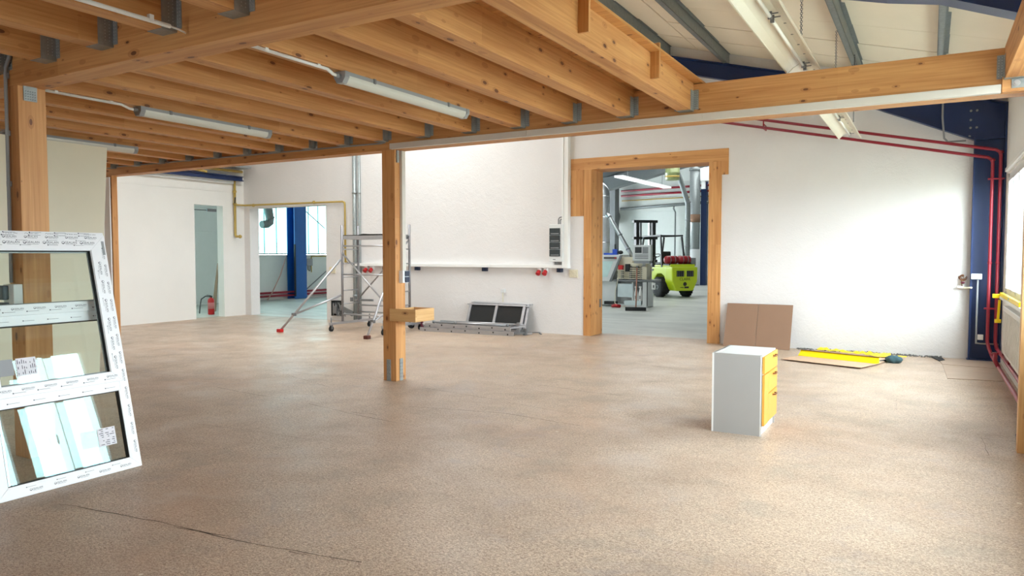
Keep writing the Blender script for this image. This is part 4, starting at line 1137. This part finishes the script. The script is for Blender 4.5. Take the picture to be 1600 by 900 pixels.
yt = thing('yellow_film', 'crumpled yellow film strip on the cardboard near the wall', 'film', (-1, 13, .03))
pm = MB(); random.seed(11)
pts = [(-1.62 + 1.12 * i / 22, 13.2 - .30 * i / 22 + random.uniform(-.02, .02)) for i in range(23)]
for i, (x_, y_) in enumerate(pts):
    w = .05 + .05 * random.random() + (.16 if i > 16 else 0)
    pm.v += [(x_, y_ - w, .03 + random.random() * .015), (x_, y_, .035 + random.random() * .05), (x_, y_ + w * .4, .03 + random.random() * .015)]
    if i:
        b = len(pm.v) - 6; pm.face([b, b + 1, b + 4, b + 3]); pm.face([b + 1, b + 2, b + 5, b + 4])
yo = pm.build('strip', YELLOW, yt); sm_ = yo.modifiers.new('thickness', 'SOLIDIFY'); sm_.thickness = .003
yt2 = MB(); yt2.bar((-.55, 12.95, .035), (-.28, 12.92, .035), .12, .006); yt2.build('flap', YELLOW, yt)
clh = thing('teal_cloth', 'crumpled teal work cloth on floor right of yellow profile', 'cloth', (-.45, 12.35, 0))
cm_ = MB().sphere((-.44, 12.36, .045), .11, 22, 12, (1.05, .8, .62))
random.seed(4)
for i, p in enumerate(cm_.v):
    k = 1 + .16 * math.sin(p[0] * 61 + p[2] * 40) * math.cos(p[1] * 57)
    cm_.v[i] = (-.44 + (p[0] + .44) * k, 12.36 + (p[1] - 12.36) * k, max(.001, .045 + (p[2] - .045) * k))
cm_.build('bundle', TEAL, clh)
MB().tube([(-.54, 12.36, .03), (-.62, 12.3, .02), (-.70, 12.27, .012)], [.02, .014, .008], 6).build('strap', BLACK, clh)
for i, (poly, lb) in enumerate((([(.14, 13.3), (.94, 13.2), (.9, 12.42), (.2, 12.52)], 'fibreboard sheet on floor at the foot of blue column'), ([(.2, 12.50), (.9, 12.40), (.905, 11.25), (.24, 11.13)], 'fibreboard sheet on floor, nearer of the two by window wall'))):
    m = MB(); m.prism(poly, (0, 0, .001), X, Y, .006 + .002 * (1 - i)); tag(m.build('floor_sheet', FIBRE), lb, 'sheet')
ck = MB(); ck.prism([(.05, 13.34), (.2, 13.3), (.24, 13.0), (.17, 12.85)], (0, 0, .002), X, Y, .012); tag(ck.build('torn_felt', RUBBER), 'torn dark felt scrap at wall foot beside the fibreboard', 'scrap')
random.seed(21)
rb = MB()
for k in range(280):
    x_ = random.uniform(-2.0, .2); s = random.uniform(.005, .018)
    p = (x_, 13.39 - random.random() ** 2 * .12, s * .4)
    rb.obox(p, (random.random(), random.random(), .3), (-random.random(), random.random(), .2), (.1, -.2, 1), (s, s * .7, s * .6))
ro = rb.build('plaster_rubble', RUBBLE); ro['kind'] = 'stuff'; tag(ro, 'line of grey plaster rubble along foot of the white wall', 'rubble')

# ================================================================== WINDOW SIDE: RADIATOR, LEVEL
rd = thing('radiator', 'white panel radiator below the window on the right wall', 'radiator', (.93, 10, .2))
MB().box(.90, .925, 8.3, 12.1, .28, .92).build('front_panel', DUCTWHITE, rd, bevel=.006)
for k in range(26):
    MB().box(.895, .90, 8.3 + k * .146, 8.36 + k * .146, .32, .87).build('flute', DUCTWHITE, rd)
MB().box(.90, .965, 8.2, 12.1, .92, .935).build('top_grille', LIGHTGREY, rd)
MB().tube([(.93, 12.1, .28), (.93, 12.25, .28), (.93, 12.3, .2)], .014, 8).build('valve_pipe', RED, rd)
lv = thing('spirit_level', 'yellow spirit level lying on the window sill', 'spirit level', (.9, 11.5, 1.03))
MB().box(.905, .945, 10.2, 12.8, WZ0 + .0, WZ0 + .055).build('body', YELLOW, lv, bevel=.004)
MB().box(.903, .947, 11.4, 11.5, WZ0 + .015, WZ0 + .04).build('vial', TEALTINT, lv)
MB().obox((.885, 12.82, WZ0 - .0), (1, 0, 0), (0, 1, 0), (0, 0, 1), (.07, .04, .03)).build('end_cap', YELLOW, lv, bevel=.008)
hk = thing('crank_tool', 'yellow crank handle hanging below the window sill', 'tool', (.91, 12.9, .6))
MB().bar((.90, 12.75, .97), (.90, 12.95, .66), .03, .035).build('arm', YELLOW, hk); MB().tube([(.86, 12.96, .65), (.94, 12.96, .65)], .03, 10).build('grip', YELLOW, hk)

# ================================================================== DOORWAY LEFT: EXTINGUISHER, BOARD
ex = thing('fire_extinguisher', 'red fire extinguisher on the floor inside the tall left doorway', 'fire extinguisher', (-16.95, 13.0, 0))
MB().lathe([(.075, 0), (.085, .01), (.085, .38), (.07, .43), (.03, .455), (.025, .47)], (-16.95, 13.0, 0), Z, 20).build('cylinder', REDBRIGHT, ex)
MB().lathe([(.0862, .16), (.0862, .33)], (-16.95, 13.0, 0), Z, 20).build('label_band', plain('faded_label', (206, 120, 120), .5), ex)
MB().box(-16.98, -16.92, 12.98, 13.02, .465, .51).build('valve', BLACK, ex); MB().bar((-16.95, 13.0, .515), (-17.07, 12.96, .53), .025, .012).build('lever', BLACK, ex)
MB().tube([(-16.98, 13.0, .49), (-17.08, 12.93, .50), (-17.17, 12.86, .42), (-17.2, 12.84, .22), (-17.2, 12.82, .03)], .014, 8).build('hose', BLACK, ex)
lb_ = MB(); lb_.prism([(0, 0), (.26, 0), (.06, 1.42), (0, 1.45)], (-17.35, 13.33, 0), (.93, -.2, .25), (-.12, .25, .96), .018)
M_ = lb_.build('leaning_board', CARD); tag(M_, 'brown tapered board leaning behind the fire extinguisher', 'board')

# ================================================================== HALL BEHIND THE LEFT DOORWAY
hc_ = thing('hall_column', 'bright blue steel column before the daylit panels', 'steel column', (-20.2, 19.35, 0))
MB().box(-20.5, -20.15, 19.33, 19.36, 0, 3.85).build('web', BLUEHALL, hc_)
MB().box(-20.17, -20.13, 19.05, 19.62, 0, 3.85).build('flange', BLUEHALL, hc_); MB().box(-20.54, -20.5, 19.05, 19.62, 0, 3.85).build('flange', BLUEHALL, hc_)
MB().bar((-20.1, 19.02, .1), (-20.1, 19.02, 2.0), .05, .05).build('bumper_bar', BLACK, hc_)
for z_, lb in ((.13, 'red heating pipe on the hall wall, lower of the pair'), (.25, 'red heating pipe on the hall wall, upper of the pair')):
    run('heating_pipe', [(-20.5, 17.1, z_), (-20.5, 30.0, z_)], .035, RED, lb, 'pipe', [(-20.5, 18.2, z_), (-20.5, 21.0, z_)])
bxk = thing('control_box', 'dark grey control box on wall right of the bright blue column', 'control box', (-20.5, 20.0, 1.3))
MB().box(-20.58, -20.4, 19.9, 20.2, 1.2, 1.47).build('housing', GREYPL, bxk, bevel=.01)
MB().tube([(-20.45, 20.0, 1.2), (-20.43, 19.98, 1.05), (-20.43, 20.06, 1.0), (-20.45, 20.1, 1.2)], .012, 6).build('cable', BLACK, bxk)
MB().box(-20.5, -20.42, 19.76, 19.86, .93, 1.1).build('plug', NAVYPL, bxk)
run('gas_pipe', [(-20.54, 22.0, 1.56), (-20.54, 20.28, 1.56), (-20.54, 20.26, 1.5), (-20.54, 20.26, .95)], .02, GASYELLOW, 'thin yellow pipe with tap right of the hall control box', 'pipe', [(-20.54, 20.26, .97)])
run('hose', [(-20.45, 18.95, 1.62), (-20.4, 18.6, .9), (-20.3, 18.15, .32), (-20.3, 17.9, .02)], .02, PINKHOSE, 'pinkish hose hanging diagonally on the hall wall', 'hose')
run('brace_rod', [(-20.4, 19.75, .25), (-20.4, 21.1, 1.1)], .022, STEEL, 'dark diagonal rod low on wall right of blue column', 'rod')
run('brace_rod', [(-20.64, 19.9, 3.4), (-20.64, 21.1, 2.65)], .018, STEEL, 'thin diagonal rod across the daylit panels', 'rod')
el = thing('exhaust_duct', 'dark ribbed exhaust duct elbow hanging in the left doorway', 'duct', (-20, 18, 3))
MB().tube([(-20.3, 17.95, 3.9), (-20.3, 17.97, 3.3), (-20.3, 18.06, 2.9), (-20.3, 18.04, 2.78), (-20.3, 17.92, 2.70), (-20.3, 17.70, 2.68)], [.15, .16, .14, .14, .14, .13], 14).build('elbow', GALV_DARK, el)
MB().tube([(-20.3, 18.06, 2.93), (-20.3, 18.07, 2.9)], .165, 14).build('collar', STEEL, el)
MB().box(-20.66, -20.3, 17.93, 17.99, 3.3, 3.36).build('wall_bracket', STEEL, el)

# ================================================================== HALL BEHIND THE BIG DOORWAY
# silver dust duct at the left edge of the doorway
dd = thing('dust_duct', 'big silver extraction duct with elbow left in the doorway', 'duct', (-9.2, 22.5, 0))
MB().tube([(-11.2, 22.75, 3.95)] + [(-9.85 + .35 * math.sin(R(a)), 22.75, 3.6 + .35 * math.cos(R(a))) for a in range(0, 91, 15)] + [(-9.5, 22.75, 3.2), (-9.5, 22.75, 0)], .17, 18).build('duct', SILVER, dd)
for z_ in (3.55, 2.85, 2.0): MB().tube([(-9.5, 22.75, z_), (-9.5, 22.75, z_ + .05)], .185, 18).build('joint_collar', SILVER, dd)
ds = thing('suction_pipe', 'thin silver suction pipe slanting down to the control panel', 'duct', (-9, 22.4, 2))
MB().tube([(-9.25, 22.3, 2.95), (-9.15, 22.3, 2.88), (-8.42, 22.2, 1.75), (-8.3, 22.2, 1.55)], .065, 14).build('pipe', SILVER, ds)
for k in (.02, .55, .95):
    p = Vector((-9.15, 22.3, 2.88)).lerp(Vector((-8.42, 22.2, 1.75)), k); d = Vector((.73, -.1, -1.13)).normalized() * .02
    MB().tube([p - d, p + d], .078, 14).build('collar', STEEL, ds)
fn = thing('wall_fan', 'round grey fan disc on the far hall wall', 'fan', (-15, HY - .3, 3.8))
c_ = MB(); c_.lathe([(.42, 0), (.42, .25), (.36, .28), (.1, .24)], (-15.6, HY, 3.75), (0, -1, 0), 24); c_.build('housing', GALV_DARK, fn)

# machine
mc = thing('milling_machine', 'pale grey workshop machine with tilted hood and screen panel in doorway', 'machine', (-8.4, 21.6, 0))
MB().prism([(0, 0), (1.02, 0), (1.02, .78), (.0, .78)], (-9.62, 21.55, .02), X, Z, -.9).build('base_cabinet', LIGHTGREY, mc, bevel=.01)
hd_ = MB(); hd_.prism([(-9.8, .78), (-8.78, .78), (-8.42, 1.62), (-9.8, 1.62)], (0, 21.45, 0), X, Z, -1.0); hd_.build('hood', LIGHTGREY, mc, bevel=.015)
hg = MB(); hg.prism([(-9.6, .92), (-8.86, .92), (-8.66, 1.42), (-9.6, 1.42)], (0, 21.452, 0), X, Z, .012); hg.build('hood_window', plain('pale_window', (206, 232, 230), .2), mc)
sd = MB(); sd.prism([(-8.78, .78), (-8.70, .78), (-8.34, 1.62), (-8.42, 1.62)], (0, 21.44, 0), X, Z, .03); sd.build('hood_edge', STEEL, mc)
MB().box(-8.96, -8.60, 21.40, 21.43, 1.50, 1.55).build('name_strip', plain('dark_name_strip', (70, 60, 64), .5), mc)
MB().box(-8.60, -8.54, 21.395, 21.43, 1.5, 1.55).build('name_strip', CEERED, mc)
MB().box(-8.55, -8.05, 21.55, 22.0, .9, 1.55).build('mast', IVORY, mc, bevel=.02)
scn = MB().box(-7.94, -7.36, 21.24, 21.42, 1.44, 1.92).build('control_panel', LIGHTGREY, mc, bevel=.012)
MB().box(-7.86, -7.65, 21.228, 21.24, 1.68, 1.86).build('screen', plain('dark_screen', (52, 56, 58), .2), mc)
for k in range(3): MB().box(-7.86, -7.44, 21.23, 21.24, 1.50 + .05 * k, 1.53 + .05 * k).build('key_row', GREYPL, mc)
MB().box(-7.62, -7.44, 21.23, 21.24, 1.66, 1.86).build('key_pad', GREYPL, mc)
MB().box(-7.90, -7.40, 21.26, 21.5, 1.36, 1.44).build('keyboard', GREYPL, mc)
MB().bar((-7.7, 21.6, 1.0), (-7.65, 21.45, 1.42), .1, .1).build('panel_arm', LIGHTGREY, mc)
MB().box(-8.45, -8.30, 21.33, 21.45, 1.16, 1.30).build('stop_switch', REDBRIGHT, mc, bevel=.01)
MB().box(-8.22, -8.08, 21.33, 21.45, 1.1, 1.34).build('plug_unit', BLACK, mc, bevel=.02)
wk = MB(); wk.box(-8.6, -7.3, 21.35, 22.1, .79, .85); wk.build('table', STEEL, mc, bevel=.005)
for k in range(6):
    q = MB(); q.box(-8.5, -7.62, 21.36 + .04 * (k % 2), 21.42 + .04 * (k % 2), .88 + .062 * k, .905 + .062 * k); q.build('clamping_beam', IVORY, mc)
MB().box(-8.6, -7.56, 21.85, 21.95, .85, 1.26).build('back_plate', IVORY, mc)
for xk in (-8.4, -8.12, -7.9, -7.72): q = MB(); q.box(xk, xk + .06, 21.44, 21.6, .85, 1.28); q.build('post', STEEL, mc)
MB().box(-7.68, -7.53, 21.38, 21.7, .86, 1.26).build('end_block', IVORY, mc, bevel=.01)
MB().box(-8.2, -7.55, 21.5, 21.84, 1.24, 1.36).build('head', IVORY, mc, bevel=.03)
fr_ = MB(); fr_.box(-8.60, -7.6, 21.4, 22.0, .0, .08); fr_.box(-8.02, -7.96, 21.4, 21.46, .08, .78); fr_.box(-7.66, -7.53, 21.38, 22.0, .0, .78); fr_.box(-8.6, -7.55, 21.9, 21.95, .05, .78); fr_.build('lower_frame', LIGHTGREY, mc)
MB().box(-8.48, -7.98, 21.38, 21.40, .30, .72).build('access_panel', plain('pale_blue_panel', (212, 226, 230), .4), mc)
MB().box(-8.25, -7.7, 21.36, 21.40, .06, .2).build('drip_tray', plain('tray_white', (226, 238, 240), .4), mc)
MB().box(-7.98, -7.66, 21.6, 21.55, .1, .74).build('dark_recess', STEEL, mc)
MB().bar((-7.51, 21.38, .05), (-7.51, 21.38, .79), .02, .02).build('black_edge', BLACK, mc)
MB().box(-8.9, -8.5, 21.3, 21.45, .06, .16).build('foot_rail', BLACK, mc)
ms = MB(); ms.tube([(-8.45, 21.36, .9), (-8.52, 21.3, .5), (-8.5, 21.2, .12), (-8.3, 21.1, .03), (-8.1, 21.1, .04)], .012, 6); ms.build('cable', IVORY, mc)
tl = thing('blue_hand_tool', 'blue and black hand tools on top of the machine hood', 'tool', (-8.9, 21.8, 1.65))
MB().box(-9.05, -8.75, 21.6, 21.75, 1.62, 1.68).build('body', BLUETOOL, tl, bevel=.01); MB().box(-8.75, -8.6, 21.6, 21.7, 1.62, 1.80).build('clamp', BLUETOOL, tl); MB().tube([(-8.68, 21.65, 1.68), (-8.68, 21.65, 1.96)], .025, 8).build('spindle', BLACK, tl)
MB().sphere((-8.5, 21.66, 1.70), .09, 10, 6, (1, .8, .7)).build('motor', BLACK, tl)
for xk, lb in ((-7.88, 'white spray bottle in the machine frame, left one'), (-7.74, 'white spray bottle in the machine frame, right one')):
    b = thing('spray_bottle', lb, 'bottle', (xk, 21.42, .2), group='white spray bottles')
    MB().lathe([(.058, .2), (.062, .22), (.062, .42), (.03, .56), (.03, .60)], (xk, 21.42, 0), Z, 16).build('bottle', WHITEPL, b)
    MB().box(xk - .05, xk + .03, 21.40, 21.44, .60, .65).build('trigger_head', WHITEPL, b); 
    MB().box(xk - .02, xk + .03, 21.352, 21.36, .26, .36).build('label_patch', GREYPL, b)
cbx = MB(); cbx.tube([(-8.5, 21.0, .04), (-8.38, 20.95, .06), (-8.26, 20.98, .04), (-8.36, 21.05, .03)], .05, 8)
tag(cbx.build('red_plug', CEERED), 'red power plug lying on floor before the machine', 'plug')
brm = thing('broom', 'push broom with brown handle leaning on the machine', 'broom', (-7.4, 20.0, 0))
MB().obox((-7.38, 20.03, .05), (.93, .36, 0), (-.36, .93, 0), (0, 0, 1), (.30, .04, .05)).build('brush_head', BLACK, brm, bevel=.008)
MB().tube([(-7.38, 20.05, .1), (-7.78, 21.2, 1.22)], .018, 8).build('handle', plain('brown_handle', (168, 108, 84), .5), brm)
tgp = thing('white_tag', 'white tag hanging from a string at the machine table', 'tag', (-7.28, 21.3, .56))
MB().box(-7.34, -7.22, 21.28, 21.31, .56, .77).build('card', WHITEPL, tgp, bevel=.02); MB().tube([(-7.28, 21.30, .77), (-7.31, 21.345, .84)], .006, 5).build('string', BLACK, tgp); MB().box(-7.29, -7.26, 21.27, 21.28, .62, .7).build('mark', BLACK, tgp)

# forklift
fk = thing('forklift', 'lime green forklift truck with red gas cylinders parked in hall', 'forklift', (-8.3, 27.13, 0), (0, 0, R(48)))
def FB(name, mat, bev=0.0, **k):
    m = MB(); m.box(*k['b']); return m.build(name, mat, fk, world=False, bevel=bev)
cw_ = MB(); cw_.prism([(-.36, .26), (.36, .26), (.54, .62), (.55, 1.16), (-.55, 1.16), (-.54, .62)], (0, -.48, 0), X, Z, -.55)
cw_.build('counterweight', LIME, fk, world=False, bevel=.05)
m = MB(); m.prism([(-.1, .5), (.1, .80), (.30, .90), (.62, .88), (.84, .70), (.92, .36), (2.3, .36), (2.3, 1.10), (-.1, 1.16)], (.53, .05, 0), Y, Z, -1.06); m.build('chassis', LIME, fk, world=False, bevel=.03)
FB('engine_hood', LIME, .03, b=(-.5, .5, -.2, .95, 1.14, 1.22))
FB('floor_plate', BLACK, 0, b=(-.55, .55, .95, 2.3, 1.0, 1.06))
vt = FB('vent', BLACK, .01, b=(-.36, .36, -.50, -.47, .80, 1.02))
for k in range(9):
    if k in (4,): MB().box(-.05, .05, -.512, -.495, .80, 1.02).build('vent_bar', LIME, vt, world=False)
    else: MB().box(-.33 + .08 * k - .008, -.33 + .08 * k + .008, -.51, -.495, .81, 1.01).build('vent_bar', STEEL, vt, world=False)
tx = MB(); put_text(tx, 'CLARK', .15, (0, -.485, .70), X, Z); tx.build('lettering', BLACK, fk, world=False)
tx = MB(); put_text(tx, 'CLARK', .12, (-.535, 1.2, .98), -Y, Z); tx.build('lettering', BLACK, fk, world=False)
em = MB(); em.lathe([(.075, 0), (.075, .012)], (0, -.475, .52), (0, -1, 0), 18); em.build('emblem', BLACK, fk, world=False)
FB('number_plate', BLACK, 0, b=(-.02, .16, -.49, -.475, .36, .43)); FB('number_plate', PLASTER_FINE if False else BLACK, 0, b=(-.2, -.06, -.49, -.475, .38, .40))
def wheel(x_, y_, r, w, hub):
    m = MB(); m.lathe([(r * .62, -w / 2), (r * .92, -w / 2), (r, -w / 2 + .03), (r, w / 2 - .03), (r * .92, w / 2), (r * .62, w / 2)], (x_, y_, r), X, 28); ty = m.build('tyre', RUBBER, fk, world=False)
    tr_ = MB()
    for k in range(20):
        a = 2 * math.pi * k / 20; d = Vector((0, math.cos(a), math.sin(a))); tr_.obox(Vector((x_, y_, r)) + d * (r + .004), d, X, d.cross(X), (.012, w / 2 - .02, .025))
    tr_.build('tread', RUBBER, ty, world=False)
    m = MB(); m.lathe([(r * .6, -w / 2 + .03), (r * .55, -w / 2 + .01), (r * .3, -w / 2 + .06), (.08, -w / 2 - .01), (.08, w / 2), (r * .6, w / 2)], (x_, y_, r), X, 20); m.build('rim', LIGHTGREY, fk, world=False)
wheel(-.56, .40, .38, .25, 1); wheel(.58, .40, .38, .25, 1); wheel(-.56, 2.1, .42, .28, 1); wheel(.56, 2.1, .42, .28, 1)
for sx in (-1, 1):
    m = MB(); m.bar((sx * .50, .35, 1.15), (sx * .46, .55, 2.32), .06, .07); m.build('guard_post', BLACK, fk, world=False)
    m = MB(); m.bar((sx * .50, 2.25, 1.0), (sx * .46, 1.9, 2.32), .06, .07); m.build('guard_post', BLACK, fk, world=False)
    m = MB(); m.bar((sx * .46, .5, 2.36), (sx * .46, 2.0, 2.36), .06, .06); m.build('guard_rail', BLACK, fk, world=False)
    m = MB(); m.box(sx * .38 - .07, sx * .38 + .07, 2.55, 2.77, .1, 3.04); m.build('mast_rail', BLACK, fk, world=False, bevel=.01)
    m = MB(); m.box(sx * .22 - .04, sx * .22 + .04, 2.6, 2.72, .1, 2.95); m.build('lift_cylinder', STEEL, fk, world=False)
for yk in (.5, .88, 1.25, 1.62, 2.0): FB('guard_bar', BLACK, 0, b=(-.48, .48, yk - .025, yk + .025, 2.34, 2.38))
for z_ in (2.94, 2.25, 1.3, .5): FB('mast_crossbar', BLACK, .01, b=(-.55, .55, 2.57, 2.73, z_, z_ + .11))
FB('seat', BLACK, .04, b=(-.22, .22, 1.0, 1.4, 1.22, 1.32)); FB('seat_back', BLACK, .04, b=(-.22, .22, .92, 1.02, 1.25, 1.75))
m = MB(); m.tube([(0, 1.9, 1.1), (0, 1.72, 1.55)], .03, 8); m.tube(arc((0, 1.70, 1.58), X, (Vector((0, -.9, .4))).normalized(), .17, 0, 360, 16), .015, 6); m.build('steering_wheel', BLACK, fk, world=False)
for k, zc in ((0, 1.42),):
    for xk in (-.30, .25):
        g_ = MB(); g_.lathe([(.04, -.30), (.12, -.26), (.16, -.20), (.16, .20), (.12, .26), (.05, .30)], (xk, .02, zc), X, 18); gg = g_.build('gas_cylinder', CYLRED, fk, world=False)
        for d in (-.1, .1): MB().tube([(xk + d - .015, .02, zc), (xk + d + .015, .02, zc)], .166, 18).build('strap', STEEL, gg, world=False)
FB('cylinder_cradle', BLACK, .01, b=(-.52, .50, -.2, .24, 1.22, 1.27))
FB('cradle_fence', LIME, .01, b=(-.52, .52, -.32, -.28, 1.16, 1.26))
FB('control_box', STEEL, .01, b=(.48, .70, -.1, .1, 1.2, 1.5))
FB('step', BLACK, 0, b=(-.68, -.55, 1.1, 1.45, .4, .46))

# pipes, ducts and lamp in the hall
def hx(px_x, y): return px_x
bd = thing('round_duct', 'tall galvanised round duct at the right side of hall', 'duct', (-10.75, 38.0, 0))
MB().tube([(-10.75, 37.9, 0), (-10.75, 37.9, 6.6)], .27, 20).build('duct', GALV, bd)
MB().tube([(-10.75, 37.9, 3.3), (-10.75, 37.9, 3.72)], .285, 20).build('rust_band', CARD, bd)
MB().tube([(-10.75, 37.9, 0.05), (-10.75, 37.9, 1.9)], .285, 20).build('lower_sleeve', LIGHTGREY, bd)
MB().tube([(-10.75, 37.9, 6.0), (-10.75, 37.9, 6.12)], .31, 20).build('flange', GALV_DARK, bd)
tdk = thing('dark_duct', 'thin dark bent duct beside the round galvanised duct', 'duct', (-11.2, 36.5, 0))
MB().tube([(-11.3, 36, 6.1), (-11.1, 36, 5.8), (-10.62, 36, 4.35), (-10.56, 36, 4.1), (-10.56, 36, 0)], .13, 12).build('duct', GALV_DARK, tdk)
for z_ in (4.2, 3.3, 2.0): MB().tube([(-10.56, 36, z_), (-10.56, 36, z_ + .06)], .145, 12).build('joint_collar', STEEL, tdk)
bcx = thing('hall_column', 'slim blue steel column at the right side of far hall', 'steel column', (-10.3, HY - .4, 0))
MB().box(-10.44, -10.22, HY - .5, HY - .1, 0, 6.5).build('web', BLUE, bcx); MB().box(-10.48, -10.18, HY - .52, HY - .49, 0, 6.5).build('flange', BLUE, bcx)
bxh = thing('wall_heater', 'pale unit on the slim blue column in far hall', 'heater', (-10.2, 37.5, 5.3))
MB().box(-10.35, -9.85, 37.4, 37.9, 5.4, 6.1).build('housing', WHITEPL, bxh, bevel=.03); MB().box(-10.3, -10.1, 37.45, 37.6, 5.0, 5.4).build('nozzle', WHITEPL, bxh)
run('heating_pipe', [(-15.05, HY - .2, 5.15), (-9.0, HY - .2, 5.30)], .06, RED, 'long red pipe high on the far hall wall, upper one', 'pipe')
run('heating_pipe', [(-15.05, HY - .2, 4.88), (-9.0, HY - .2, 5.0)], .06, RED, 'long red pipe high on the far hall wall, lower one', 'pipe')
run('gas_pipe', [(-15.05, HY - .1, 4.62), (-9.0, HY - .1, 4.72)], .03, GASYELLOW, 'thin yellowish pipe below the red pipes in far hall', 'pipe')
run('horizontal_duct', [(-15.05, HY - .3, 4.15), (-9.0, HY - .3, 4.42)], .08, GALV_DARK, 'thick dark pipe crossing the far hall wall', 'pipe')
run('drop_pipe', [(-12.0, HY - .2, 4.35), (-12.05, HY - .2, 4.1), (-11.95, HY - .2, 3.9), (-11.95, HY - .2, 1.5)], .04, GALV_DARK, 'thin grey drop pipe on wall behind the forklift', 'pipe')
pc = thing('support_pillar', 'grey pillar at left edge of far hall view', 'pillar', (-15.4, 37, 0))
MB().box(-15.75, -15.1, 37.6, 38.2, 0, 6.6).build('shaft', CONCRETEBEAM, pc)
gt = thing('roof_truss', 'grey steel truss beam high across the far hall', 'truss', (-13, 35.5, 5.6))
MB().bar((-16.5, 35.5, 5.15), (-7.5, 35.5, 6.6), .3, .4).build('chord', CONCRETEBEAM, gt); MB().bar((-16.5, 35.5, 6.1), (-7.5, 35.5, 7.4), .2, .2).build('chord', CONCRETEBEAM, gt)
for k in range(5):
    a = -16 + 1.7 * k; MB().bar((a, 35.5, 5.23 + .161 * (a + 16.5)), (a + .8, 35.5, 6.1 + .144 * (a + 17.3)), .1, .1).build('web_member', CONCRETEBEAM, gt)
gd = thing('roof_duct', 'broad grey rectangular duct under the hall roof', 'duct', (-11, 33, 5.8))
MB().bar((-14.6, 34.5, 5.05), (-8.6, 34.5, 6.5), .6, .55).build('duct', CONCRETEBEAM, gd)
MB().bar((-9.6, 34.2, 6.02), (-9.2, 34.2, 6.12), .7, .62).build('collar', GALV, gd)
tk = thing('hanging_tank', 'pale green drum hanging under hall roof', 'tank', (-11.4, 34, 5.4))
MB().lathe([(.30, 0), (.33, .04), (.33, .3), (.35, .32), (.35, .36), (.33, .38), (.33, .78), (.28, .82)], (-10.55, 33.4, 5.1), Z, 20).build('drum', TANK, tk)
MB().lathe([(.337, .12), (.337, .2)], (-10.55, 33.4, 5.1), Z, 20).build('band', GASYELLOW, tk)
hlp = thing('hall_lamp', 'long white strip lamp hanging in the far hall', 'lamp', (-9, 25, 4))
hm = MB(); hm.bar((-9.7, 24.5, 4.42), (-9.85, 30.5, 4.50), .34, .07); hm.build('reflector', emit('lit_white_reflector', (250, 250, 250), 0.8), hlp)
for yk in (25.5, 29.5): MB().tube([(-9.75, yk, 4.45), (-9.75, yk, 6.2)], .01, 5).build('hanger', STEEL, hlp)
wp = MB().box(-10.05, -9.7, HY - .12, HY - .02, 1.4, 2.1); tag(wp.build('wall_cabinet', GREYPL), 'small grey cabinet on far wall right of the gas cylinders', 'cabinet')
